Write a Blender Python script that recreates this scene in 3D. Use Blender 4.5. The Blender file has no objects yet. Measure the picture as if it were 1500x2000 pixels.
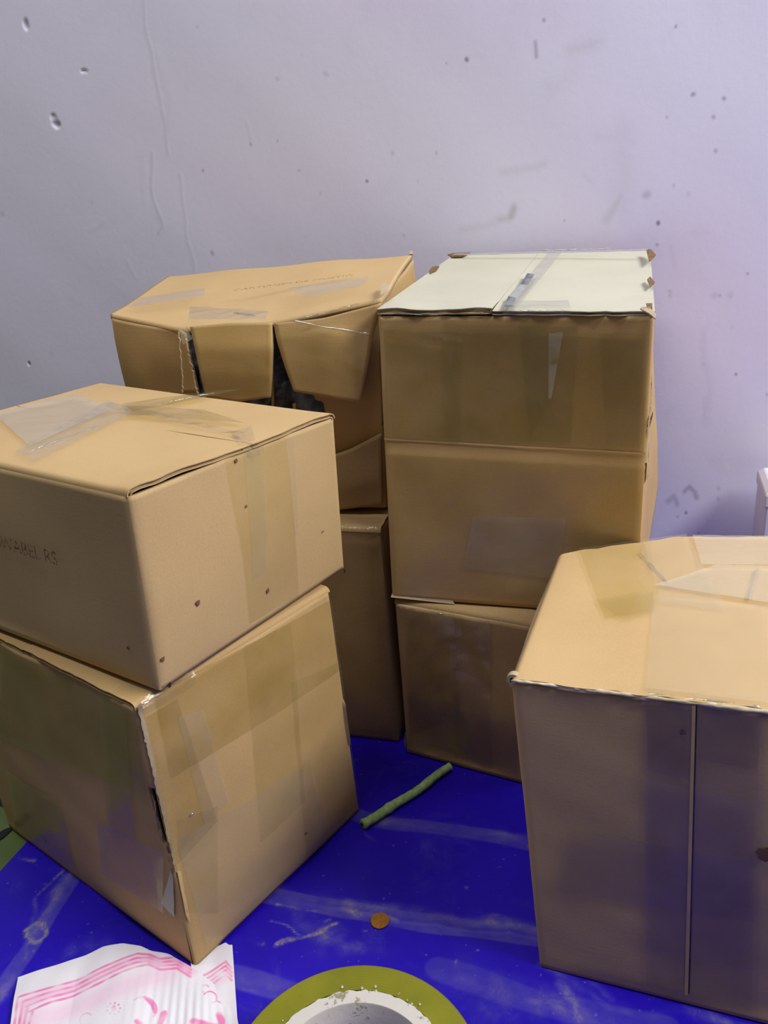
import bpy, math, random
import numpy as np
from mathutils import Vector, Matrix
random.seed(4); rng = np.random.default_rng(7)

# ------------------------------------------------------------------ camera
F_PX, PITCH, ROLL, CAM_H = 1610.0, 0.3941, -0.0867, 0.5
fwd = np.array([0, math.cos(PITCH), -math.sin(PITCH)])
r0 = np.array([1.0, 0, 0]); u0 = np.cross(r0, fwd)
RIGHT = math.cos(ROLL)*r0 + math.sin(ROLL)*u0
UP = -math.sin(ROLL)*r0 + math.cos(ROLL)*u0
EYE = np.array([0, 0, CAM_H])
SC = bpy.context.scene; COL = SC.collection
cd = bpy.data.cameras.new('camera'); cam = bpy.data.objects.new('camera', cd); COL.objects.link(cam)
cd.sensor_fit = 'VERTICAL'; cd.sensor_height = 36; cd.lens = 36*F_PX/2000; cd.clip_start = .02
M = Matrix(((RIGHT[0], UP[0], -fwd[0], EYE[0]), (RIGHT[1], UP[1], -fwd[1], EYE[1]), (RIGHT[2], UP[2], -fwd[2], EYE[2]), (0, 0, 0, 1)))
cam.matrix_world = M; SC.camera = cam

# ------------------------------------------------------------------ light
w = bpy.data.worlds.new('room_ambient'); SC.world = w; w.use_nodes = True
bg = w.node_tree.nodes['Background']; bg.inputs[0].default_value = (1.0, .92, .86, 1); bg.inputs[1].default_value = .11
def area(name, loc, target, sx, sy, power, color):
    ld = bpy.data.lights.new(name, 'AREA'); ld.shape = 'RECTANGLE'; ld.size = sx; ld.size_y = sy
    ld.energy = power; ld.color = color
    o = bpy.data.objects.new(name, ld); COL.objects.link(o)
    o.location = loc; o.rotation_euler = (Vector(target)-Vector(loc)).to_track_quat('-Z', 'Y').to_euler(); return o
area('tube_lamp', (1.25, .04, 1.45), (0, .65, .2), .9, .45, 34, (1.0, .97, .93))
area('added_wall_fill', (-.45, .40, 2.1), (-.3, .80, .4), 1.3, .15, 14, (1.0, .98, .96))  # added overhead fill that lifts the wall, no such lamp is known
SC.view_settings.view_transform = 'Standard'; SC.view_settings.look = 'None'
SC.view_settings.gamma = 1; SC.view_settings.use_curve_mapping = False
SC.view_settings.exposure = 0.0

# ------------------------------------------------------------------ measuring helpers
def ray(px): return fwd + (px[0]-750)/F_PX*RIGHT - (px[1]-1000)/F_PX*UP
def un(px, z): d = ray(px); return EYE + d*((z-CAM_H)/d[2])
def unp(px, p, n): d = ray(px); return EYE + d*(np.dot(p-EYE, n)/np.dot(d, n))
def unit(v): return v/np.linalg.norm(v)
def hdir(a): return np.array([math.cos(a), math.sin(a), 0.])

# smooth random field (sum of sines) used for dents and bulges
class Field:
    def __init__(s, seed, scale, n=10):
        g = np.random.default_rng(seed); s.k = g.normal(size=(n, 3))/scale; s.p = g.uniform(0, 6.28, n); s.a = 1/np.sqrt(n/2)
    def __call__(s, P): return np.sin(P @ s.k.T + s.p).sum(-1)*s.a

# ------------------------------------------------------------------ objects
def link(o, parent=None):
    COL.objects.link(o)
    if parent is not None: o.parent = parent
    return o
def mesh(name, V, F, mats, parent=None, smooth=True, midx=None, attrs=None):
    me = bpy.data.meshes.new(name); me.from_pydata([tuple(map(float, v)) for v in V], [], F); 
    for m in (mats if isinstance(mats, (list, tuple)) else [mats]): me.materials.append(m)
    if midx is not None: me.polygons.foreach_set('material_index', midx)
    if smooth: me.polygons.foreach_set('use_smooth', [True]*len(me.polygons))
    if attrs:
        for k, a in attrs.items():
            at = me.attributes.new(k, 'FLOAT', 'POINT'); at.data.foreach_set('value', np.asarray(a, np.float32).ravel())
    me.update()
    if smooth: me.set_sharp_from_angle(angle=.75)
    return link(bpy.data.objects.new(name, me), parent)
def thing(name, label, cat, loc=(0, 0, 0), group=None):
    o = link(bpy.data.objects.new(name, None)); o.location = tuple(map(float, loc)); o['label'] = label; o['category'] = cat
    o.empty_display_size = .02
    if group: o['group'] = group
    return o
def tag(o, label, cat, group=None, kind=None):
    o['label'] = label; o['category'] = cat
    if group: o['group'] = group
    if kind: o['kind'] = kind
    return o
def gridfaces(nu, nv, base=0, flip=False):
    F = []
    for i in range(nu-1):
        for j in range(nv-1):
            a = base+i*nv+j; q = (a, a+nv, a+nv+1, a+1); F.append(q[::-1] if flip else q)
    return F
def gridmesh_np(name, P, mat, attrs=None, parent=None):
    """fast dense grid: P is (nu, nv, 3)"""
    nu, nv = P.shape[:2]; me = bpy.data.meshes.new(name); me.vertices.add(nu*nv)
    me.vertices.foreach_set('co', P.reshape(-1).astype(np.float32))
    i, j = np.meshgrid(np.arange(nu-1), np.arange(nv-1), indexing='ij'); a = (i*nv+j).ravel()
    q = np.stack([a, a+nv, a+nv+1, a+1], 1).astype(np.int32)
    me.loops.add(q.size); me.polygons.add(len(q)); me.loops.foreach_set('vertex_index', q.ravel())
    me.polygons.foreach_set('loop_start', np.arange(0, q.size, 4, dtype=np.int32))
    me.update(calc_edges=True); me.materials.append(mat); me.polygons.foreach_set('use_smooth', np.ones(len(q), bool))
    if attrs:
        for k, v in attrs.items():
            at = me.attributes.new(k, 'FLOAT', 'POINT'); at.data.foreach_set('value', v.astype(np.float32).ravel())
    me.validate(); return link(bpy.data.objects.new(name, me), parent)

# ------------------------------------------------------------------ materials
def nt(name):
    m = bpy.data.materials.new(name); m.use_nodes = True; t = m.node_tree; t.nodes.clear(); return m, t
def N(t, ty, **k):
    n = t.nodes.new(ty)
    for a, b in k.items():
        if a.startswith('i_'): 
            key = a[2:]; n.inputs[int(key) if key.isdigit() else key.replace('_', ' ')].default_value = b
        else: setattr(n, a, b)
    return n
def mixc(t, fac, a, b, mode='MIX'):
    n = N(t, 'ShaderNodeMix', data_type='RGBA', blend_type=mode)
    for s, v in ((0, fac), (6, a), (7, b)):
        if hasattr(v, 'links') or hasattr(v, 'is_output'): t.links.new(v, n.inputs[s])
        else: n.inputs[s].default_value = v
    return n.outputs[2]
def noise(t, co, scale, detail=4, rough=.55, dist=0):
    n = N(t, 'ShaderNodeTexNoise'); n.inputs['Scale'].default_value = scale; n.inputs['Detail'].default_value = detail
    n.inputs['Roughness'].default_value = rough; n.inputs['Distortion'].default_value = dist; t.links.new(co, n.inputs['Vector']); return n.outputs[0]
def ramp(t, fac, a, b, lo=0., hi=1.):
    n = N(t, 'ShaderNodeMapRange', interpolation_type='SMOOTHSTEP'); t.links.new(fac, n.inputs[0])
    for i, v in enumerate((a, b, lo, hi)): n.inputs[i+1].default_value = v
    return n.outputs[0]
def attr(t, name): return N(t, 'ShaderNodeAttribute', attribute_name=name).outputs['Fac']
def finish(m, t, color, rough=.8, bump=None, strength=.2, dist=.001, spec=.3, alpha=None, extra=None):
    p = N(t, 'ShaderNodeBsdfPrincipled'); o = N(t, 'ShaderNodeOutputMaterial')
    if hasattr(color, 'is_output'): t.links.new(color, p.inputs['Base Color'])
    else: p.inputs['Base Color'].default_value = color
    if hasattr(rough, 'is_output'): t.links.new(rough, p.inputs['Roughness'])
    else: p.inputs['Roughness'].default_value = rough
    p.inputs['Specular IOR Level'].default_value = spec
    if bump is not None:
        b = N(t, 'ShaderNodeBump'); b.inputs['Strength'].default_value = strength; b.inputs['Distance'].default_value = dist
        t.links.new(bump, b.inputs['Height']); t.links.new(b.outputs[0], p.inputs['Normal'])
    if extra: extra(t, p)
    t.links.new(p.outputs[0], o.inputs[0]); return m
def card(name, c1, c2, stain=(.20, .13, .06, 1), rough=.72):
    m, t = nt(name); co = N(t, 'ShaderNodeTexCoord').outputs['Object']
    c = mixc(t, ramp(t, noise(t, co, 9, 4), .3, .7), c1, c2)
    c = mixc(t, ramp(t, noise(t, co, 55, 6, .7), .62, .80, 0, .22), c, stain)
    c = mixc(t, ramp(t, noise(t, co, 900, 2, .6), .3, .75, 0, .10), c, (.75, .62, .42, 1))
    mp = N(t, 'ShaderNodeMapping'); mp.inputs['Scale'].default_value = (1, 1, 12); t.links.new(co, mp.inputs[0])
    b = N(t, 'ShaderNodeMath', operation='ADD'); t.links.new(noise(t, mp.outputs[0], 60, 3), b.inputs[0]); t.links.new(noise(t, co, 500, 3), b.inputs[1])
    return finish(m, t, c, rough, b.outputs[0], .11, .0006, .25)
KRAFT = card('kraft_card', (.49, .325, .140, 1), (.43, .28, .118, 1))
KRAFT_PALE = card('pale_kraft_card', (.55, .385, .185, 1), (.50, .34, .158, 1))
KRAFT_SHADED = card('shaded_kraft_card', (.33, .22, .10, 1), (.28, .18, .08, 1))  # darker kraft copy, shadow put into the colour of the rear lower cartons
FLUTE_PALE = card('pale_flute_paper', (.72, .64, .48, 1), (.52, .44, .30, 1), (.2, .16, .10, 1), .9)
WHITE_CARD = card('white_lined_card', (.53, .53, .43, 1), (.48, .48, .39, 1), (.42, .38, .28, 1))
FLUTE = card('flute_paper', (.36, .27, .16, 1), (.28, .20, .11, 1), rough=.9)
TORN = card('torn_paper', (.50, .42, .30, 1), (.24, .18, .11, 1), (.05, .04, .03, 1), .95)
def tape_mat(name, tint, rough=.2, haze=.03, wr=.35, hz=(.8, .8, .7, 1)):
    m, t = nt(name); co = N(t, 'ShaderNodeTexCoord').outputs['Object']
    tr = N(t, 'ShaderNodeBsdfTransparent'); gl = N(t, 'ShaderNodeBsdfGlossy'); gl.inputs['Roughness'].default_value = rough
    df = N(t, 'ShaderNodeBsdfDiffuse'); df.inputs[0].default_value = hz
    t.links.new(mixc(t, ramp(t, noise(t, co, 22, 5, .65), .35, .65), tint, tuple(1-(1-x)*.55 for x in tint[:3])+(1,)), tr.inputs[0])
    mp = N(t, 'ShaderNodeMapping'); mp.inputs['Scale'].default_value = (1, 1, .35); t.links.new(co, mp.inputs[0])
    b = N(t, 'ShaderNodeBump'); b.inputs['Strength'].default_value = wr; b.inputs['Distance'].default_value = .0012
    t.links.new(noise(t, mp.outputs[0], 70, 4, .6, 1.2), b.inputs['Height']); t.links.new(b.outputs[0], gl.inputs['Normal'])
    ge = N(t, 'ShaderNodeNewGeometry'); dp = N(t, 'ShaderNodeVectorMath', operation='DOT_PRODUCT'); t.links.new(ge.outputs['Normal'], dp.inputs[0]); t.links.new(ge.outputs['Incoming'], dp.inputs[1])
    def ma(op, a, b):
        n = N(t, 'ShaderNodeMath', operation=op)
        for k_, v_ in enumerate((a, b)):
            if v_ is None: continue
            if hasattr(v_, 'is_output'): t.links.new(v_, n.inputs[k_])
            else: n.inputs[k_].default_value = v_
        return n.outputs[0]
    sch = ma('ADD', ma('MULTIPLY', ma('POWER', ma('SUBTRACT', 1., ma('ABSOLUTE', dp.outputs['Value'], None)), 5.), .95), .036)
    m1 = N(t, 'ShaderNodeMixShader'); m1.inputs[0].default_value = haze; t.links.new(tr.outputs[0], m1.inputs[1]); t.links.new(df.outputs[0], m1.inputs[2])
    m2 = N(t, 'ShaderNodeMixShader'); t.links.new(sch, m2.inputs[0]); t.links.new(m1.outputs[0], m2.inputs[1]); t.links.new(gl.outputs[0], m2.inputs[2])
    o = N(t, 'ShaderNodeOutputMaterial'); t.links.new(m2.outputs[0], o.inputs[0]); return m
TAPE = tape_mat('clear_packing_tape', (.945, .935, .80, 1))
TAPE_DEEP = tape_mat('layered_packing_tape', (.90, .88, .70, 1), .22)
TAPE_PALE = tape_mat('hazy_packing_tape', (.98, .98, .95, 1), .3, .07)
TAPE_GLASSY = tape_mat('crinkled_packing_tape', (.97, .965, .92, 1), .09, .03, 1.0)
TAPE_WHITE_GLARE = tape_mat('milky_and_glare_tape', (.96, .96, .94, 1), .3, .22)
def plain(name, col, rough=.8, spec=.3, sc=40, var=.12, bs=.15):
    m, t = nt(name); co = N(t, 'ShaderNodeTexCoord').outputs['Object']
    c = mixc(t, ramp(t, noise(t, co, sc, 4), .3, .7), col, tuple(x*(1-var) for x in col[:3])+(1,))
    return finish(m, t, c, rough, noise(t, co, sc*6, 3), bs, .0006, spec)
INK = plain('brown_ink', (.19, .10, .055, 1), .9)
DARK = plain('dark_void', (.02, .018, .016, 1), .95)
WRAP = plain('grey_blue_film', (.10, .125, .18, 1), .35, .6, 60, .6, 1)

# ------------------------------------------------------------------ painted marks on dense grids
def stroke(P2, pts, w, soft=.6):
    """coverage of a polyline with half width w on 2-D points"""
    d = np.full(P2.shape[:-1], 1e9)
    for a, b in zip(pts[:-1], pts[1:]):
        a = np.array(a); b = np.array(b); ab = b-a; L = max(ab @ ab, 1e-12)
        s = np.clip(((P2-a) @ ab)/L, 0, 1); q = P2-(a+s[..., None]*ab); d = np.minimum(d, np.hypot(q[..., 0], q[..., 1]))
    return np.clip((w-d)/(w*soft)+.0, 0, 1)
def axis(a, b, core0, core1, fine, coarse):
    L = [*np.arange(core0, core1, fine)]; lo = [*np.arange(core0, a, -coarse)][1:][::-1]; hi = [*np.arange(core1, b, coarse)]
    return np.array([a]+lo+L+hi+[b])

# ------------------------------------------------------------------ floor and wall
YAW = -.315
WN = np.array([math.sin(YAW), -math.cos(YAW), 0.])      # wall normal, into the room
WU = hdir(YAW); WP = np.array([.085, .925, 0.])
m, t = nt('green_floor_vinyl'); co = N(t, 'ShaderNodeTexCoord').outputs['Object']
c = mixc(t, ramp(t, noise(t, co, 12, 3), .3, .7), (.12, .18, .055, 1), (.10, .15, .045, 1))
c = mixc(t, ramp(t, noise(t, co, 22, 1, .4, .6), .60, .64), c, (.006, .007, .006, 1))
finish(m, t, c, .5, noise(t, co, 200, 3), .1, .0006)
def quad(name, pts, mat, parent=None): return mesh(name, pts, [tuple(range(len(pts)))], mat, parent, False)
fl = quad('floor', [WP-WU*2.2+WN*2.2+[0, 0, -.001], WP+WU*2.6+WN*2.2+[0, 0, -.001], WP+WU*2.6+[0, 0, -.001], WP-WU*2.2+[0, 0, -.001]], m); fl['kind'] = 'structure'

lp = plain('dark_leaf_print', (.008, .009, .008, 1), .6)
for k_, (lx, ly, la, ls) in enumerate([(1, 1632, .9, .012), (-30, 1560, .2, .014), (-60, 1690, 1.6, .012), (3, 1566, 2.2, .008)]):
    cc_ = un((lx, ly), .0); e_ = hdir(la); f_ = np.array([-e_[1], e_[0], 0]); V = [cc_+e_*ls*a*1.0+f_*ls*b*.42+[0, 0, .0002] for a, b in [(-1, 0), (-.6, .6), (0, 1), (.6, .7), (1, .1), (.7, -.5), (0, -.9), (-.6, -.7)]]
    mesh('leaf_print', V, [tuple(range(8))], lp, fl, False)
# wall: dense plaster grid with dents, chips and smudges
U = axis(-2.2, 2.6, -.62, .62, .0016, .12); Zs = axis(-.001, 2.4, .0, .92, .0016, .12)
UU, ZZ = np.meshgrid(U, Zs, indexing='ij'); P2 = np.stack([UU, ZZ], -1)
P2 = P2+.0022*np.stack([Field(35, .012)(np.stack([UU, ZZ, 0*UU], -1)), Field(36, .012)(np.stack([UU, ZZ, 0*UU], -1))], -1)*.6
def wpx(px): q = unp(px, WP, WN); return (float(np.dot(q-WP, WU)), float(q[2]))
P3 = np.stack([UU, ZZ, 0*UU], -1)
rel = Field(1, .13)(P3)*.0011+Field(2, .035, 14)(P3)*.00022
smear = np.zeros_like(UU); chip = np.zeros_like(UU); dark = np.zeros_like(UU); warm = np.zeros_like(UU)
def wst(arr, pts, wpxs, val, soft=.8):
    k = .00062; arr[:] = np.maximum(arr, val*stroke(P2, [wpx(p) for p in pts], wpxs*k, soft))
for p, q, r in [((50, 38), (53, 50), 7), ((104, 228), (110, 242), 7), ((57, 708), (58, 711), 4), ((157, 138), (168, 139), 3), ((108, 240), (112, 244), 8)]: wst(chip, [p, q], r, 1, .5)
for x, y, r, v in [(395, 332, 4, .7), (487, 280, 4, .6), (541, 275, 3, .6), (416, 492, 8, .55), (540, 153, 6, .45), (635, 145, 7, .35), (592, 104, 4, .3), (718, 352, 4, .9), (625, 373, 5, .35), (584, 333, 3, .6),
        (912, 112, 4.5, 1), (875, 122, 3, .6), (1058, 35, 4, .7), (1352, 188, 5, .7), (1415, 194, 5, .7), (1395, 235, 5, .6), (1303, 226, 4, .5), (1396, 297, 5, .6), (1316, 57, 3.5, .8), (1282, 432, 4.5, 1.2), (1262, 380, 9, .45),
        (1315, 364, 5, .4), (1345, 380, 5, .35), (1283, 475, 4, .6), (1460, 538, 4, .6), (1442, 732, 4, .8), (1100, 432, 3, .5), (1494, 775, 4, .6), (1341, 999, 4, .9), (1376, 710, 6, .3), (1405, 575, 4, .5), (1307, 570, 6, .4), (1307, 578, 5, .4), (1395, 574, 9, .3), (1425, 578, 10, .3), (1403, 955, 6, .4), (1400, 978, 6, .4), (1325, 1005, 4, .5), (1365, 1038, 4, .5), (178, 390, 8, .25), (8, 418, 8, .4), (100, 690, 9, .25), (340, 15, 5, .2), (380, 48, 4, .4), (1428, 640, 4, .3), (852, 295, 4, .5), (818, 350, 3, .5), (768, 295, 4, .4), (788, 455, 4, .4)]:
    wst(dark, [(x, y), (x+1, y+2)], r, v)
wst(dark, [(1048, 82), (1049, 98), (1048, 114)], 5, .55); wst(dark, [(1302, 978), (1312, 968), (1320, 984)], 9, .45)
wst(dark, [(1338, 962), (1350, 953), (1362, 965), (1364, 976)], 8, .55); wst(dark, [(1140, 340), (1158, 352)], 6, .18)
for pts, wd, v in [([(980, 342), (1060, 322)], 14, .35), ([(995, 425), (1003, 408)], 14, .9), ([(970, 432), (990, 430)], 14, .55), ([(900, 450), (960, 440)], 16, .35), ([(1180, 430), (1215, 380)], 13, .5), ([(1215, 250), (1225, 340), (1215, 400)], 45, .28),
        ([(1120, 90), (1165, 85)], 22, .40), ([(1090, 170), (1130, 120)], 28, .22), ([(1290, 80), (1330, 50)], 14, .2), ([(1170, 265), (1240, 280)], 20, .28), ([(1380, 640), (1380, 830)], 12, .3), ([(1372, 780), (1378, 820)], 5, .4),
        ([(1360, 450), (1380, 455)], 20, .25), ([(1312, 480), (1316, 520)], 9, .3), ([(300, 420), (320, 450)], 20, .2)]: wst(warm, pts, wd, v, .95)
for pts, wd, v in [([(277, 0), (295, 120), (320, 240), (330, 300)], 6, .5), ([(295, 300), (297, 350), (308, 400), (318, 440), (310, 455)], 5, .6), ([(350, 340), (360, 420), (378, 530)], 5, .45), ([(250, 510), (265, 545)], 6, .35), ([(275, 300), (285, 390)], 12, .25),
        ([(480, 240), (490, 280)], 5, .3), ([(180, 450), (205, 430)], 9, .3), ([(325, 260), (330, 200), (300, 100)], 14, .25)]: wst(smear, pts, wd, v, .9)
rel -= chip*.0014*(1+.4*Field(9, .0035)(P3)); rel += np.clip(smear, 0, 1)*.0003
PW = WP+UU[..., None]*WU+np.stack([0*ZZ, 0*ZZ, ZZ], -1)+rel[..., None]*WN
m, t = nt('lilac_plaster'); co = N(t, 'ShaderNodeTexCoord').outputs['Object']
c = mixc(t, ramp(t, noise(t, co, 3.5, 3, .5, .4), .35, .65), (.75, .71, .93, 1), (.74, .73, .93, 1))
c = mixc(t, ramp(t, noise(t, co, 14, 5, .65), .55, .8, 0, .25), c, (.55, .57, .66, 1))
c = mixc(t, ramp(t, attr(t, 'smear'), 0, 1, 0, .35), c, (.38, .38, .50, 1))
c = mixc(t, ramp(t, attr(t, 'warm'), 0, 1, 0, .75), c, (.48, .46, .50, 1))
c = mixc(t, ramp(t, attr(t, 'dark'), 0, 1, 0, .7), c, (.12, .11, .17, 1))
c = mixc(t, ramp(t, attr(t, 'chip'), .2, 1, 0, .35), c, (.42, .41, .50, 1))
b = N(t, 'ShaderNodeMath', operation='ADD'); t.links.new(noise(t, co, 160, 5, .6), b.inputs[0]); t.links.new(noise(t, co, 30, 4, .55), b.inputs[1])
finish(m, t, c, .62, b.outputs[0], .2, .0007, .3)
wl = gridmesh_np('wall_back', PW, m, dict(smear=smear, chip=chip, dark=dark, warm=warm)); wl['kind'] = 'structure'

# ------------------------------------------------------------------ blue sheet
e0, e1 = un((0, 1705), 0), un((58, 1640), 0); ed = unit(e1-e0); en = np.array([ed[1], -ed[0], 0])
a_ = axis(0, 1.55, .02, .55, .0014, .05); b_ = axis(-.55, .62, -.12, .26, .0014, .05)
AA, BB = np.meshgrid(a_, b_, indexing='ij'); XY = e0[None, None]+AA[..., None]*en+BB[..., None]*ed
S2 = XY[..., :2]; P3 = XY; S0 = S2; haze = np.zeros_like(AA)
S2 = S2+.0016*np.stack([Field(31, .010)(P3), Field(32, .010)(P3)], -1)+.0006*np.stack([Field(33, .003)(P3), Field(34, .003)(P3)], -1)
def spx(px): q = un(px, 0); return (q[0], q[1])
dust = np.zeros_like(AA); mud = np.zeros_like(AA); fold = np.zeros_like(AA)
def sst(arr, pts, wd, v, soft=.8): arr[:] = np.maximum(arr, v*stroke(S2, [spx(p) for p in pts], wd*.00036, soft))
for pts, wd, v in [([(520, 1730), (700, 1770), (860, 1790), (1100, 1820)], 22, .42), ([(510, 1735), (640, 1770), (780, 1800)], 10, .45), ([(680, 1582), (760, 1608), (880, 1620), (1030, 1642)], 22, .30), ([(660, 1590), (735, 1642)], 7, .5),
        ([(470, 1915), (560, 1930)], 26, .30), ([(870, 1900), (1040, 1960), (1200, 1990)], 60, .28), ([(1100, 1930), (1130, 1990)], 22, .5), ([(1160, 1925), (1190, 1945)], 14, .5), ([(1350, 1985), (1400, 1990)], 24, .5), ([(0, 1960), (40, 1880), (80, 1790), (170, 1670)], 22, .45),
        ([(560, 1750), (640, 1840)], 50, .28), ([(100, 1880), (200, 1840)], 40, .2), ([(900, 1880), (960, 1990)], 50, .18), ([(1060, 1890), (1200, 1970), (1420, 1999)], 18, .4), ([(620, 1860), (760, 1850)], 30, .2)]: sst(dust, pts, wd, v, 1)
for pts, wd, v in [([(540, 1848), (580, 1835), (655, 1808)], 8, .75), ([(535, 1800), (585, 1825)], 6, .55), ([(692, 1782), (698, 1788)], 13, .75), ([(502, 1846), (510, 1843)], 8, .6), ([(903, 1733), (905, 1735)], 5, .8), ([(893, 1883), (894, 1884)], 4, .7), ([(638, 1798), (645, 1796)], 8, .5),
        ([(52, 1824), (58, 1814), (68, 1808), (80, 1808), (88, 1815), (88, 1827), (80, 1836), (68, 1842), (56, 1840), (51, 1832), (52, 1824)], 9, .85), ([(62, 1680), (66, 1682)], 7, .5), ([(90, 1725), (95, 1727)], 6, .4), ([(40, 1880), (70, 1760), (125, 1700)], 9, .5), ([(540, 1770), (680, 1782)], 4, .5), ([(1068, 1893), (1072, 1896)], 7, .7), ([(1024, 1655), (1027, 1659)], 5, .7), ([(1350, 1655), (1351, 1656)], 3, 0)]: sst(mud, pts, wd, v, .9)
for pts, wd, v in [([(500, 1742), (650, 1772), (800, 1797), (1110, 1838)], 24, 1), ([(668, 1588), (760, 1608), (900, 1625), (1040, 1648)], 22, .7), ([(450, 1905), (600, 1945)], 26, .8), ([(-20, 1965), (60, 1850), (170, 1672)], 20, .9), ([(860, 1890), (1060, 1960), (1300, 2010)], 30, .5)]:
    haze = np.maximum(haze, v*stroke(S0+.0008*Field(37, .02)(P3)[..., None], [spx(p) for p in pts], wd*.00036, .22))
br = .5+.5*Field(11, .012, 14)(P3); br2 = .5+.5*Field(12, .004, 14)(P3)
dust = np.clip(1.5*dust*(.5+.6*br)*(.7+.4*br2), 0, 1); mud = np.clip(mud*(.55+.5*br2), 0, 1)
sst(fold, [(510, 1735), (640, 1770), (780, 1800), (1100, 1835)], 5, 1); sst(fold, [(470, 1930), (560, 1945)], 5, 1); sst(fold, [(680, 1590), (1030, 1650)], 5, .7); sst(fold, [(0, 1900), (170, 1670)], 6, .8)
XY = XY.copy(); dw = (XY-WP) @ WN; XY += np.clip(.012-dw, 0, None)[..., None]*WN; XY[..., 2] = .0004+.0005*(1+Field(13, .03)(P3))*.5+fold*.0006
m, t = nt('blue_plastic'); co = N(t, 'ShaderNodeTexCoord').outputs['Object']
c = mixc(t, ramp(t, noise(t, co, 8, 4), .3, .7), (.020, .0035, .56, 1), (.012, .002, .45, 1))
c = mixc(t, ramp(t, noise(t, co, 16, 7, .75, .6), .52, .74, 0, .09), c, (.30, .28, .42, 1))
c = mixc(t, ramp(t, noise(t, co, 260, 2), .70, .76, 0, .30), c, (.30, .28, .45, 1))
def mul(t, a, b): n = N(t, 'ShaderNodeMath', operation='MULTIPLY'); t.links.new(a, n.inputs[0]); t.links.new(b, n.inputs[1]); return n.outputs[0]
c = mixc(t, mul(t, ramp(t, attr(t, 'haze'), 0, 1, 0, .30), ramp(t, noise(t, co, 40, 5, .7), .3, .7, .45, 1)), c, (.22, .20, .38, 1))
c = mixc(t, mul(t, ramp(t, attr(t, 'dust'), 0, 1, 0, .8), ramp(t, noise(t, co, 90, 6, .75, .8), .35, .65, .3, 1)), c, (.25, .22, .38, 1))
c = mixc(t, mul(t, ramp(t, attr(t, 'mud'), 0, .8), ramp(t, noise(t, co, 260, 6, .8, .6), .40, .60, .12, .9)), c, (.32, .29, .25, 1))
finish(m, t, c, ramp(t, attr(t, 'dust'), 0, .6, .42, .8), noise(t, co, 130, 4), .2, .0008, .25)
sheet = gridmesh_np('plastic_sheet', XY, m, dict(dust=dust, mud=mud, haze=haze))
tag(sheet, 'dusty deep blue plastic sheet spread over the floor under all the cartons', 'sheet')

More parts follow.
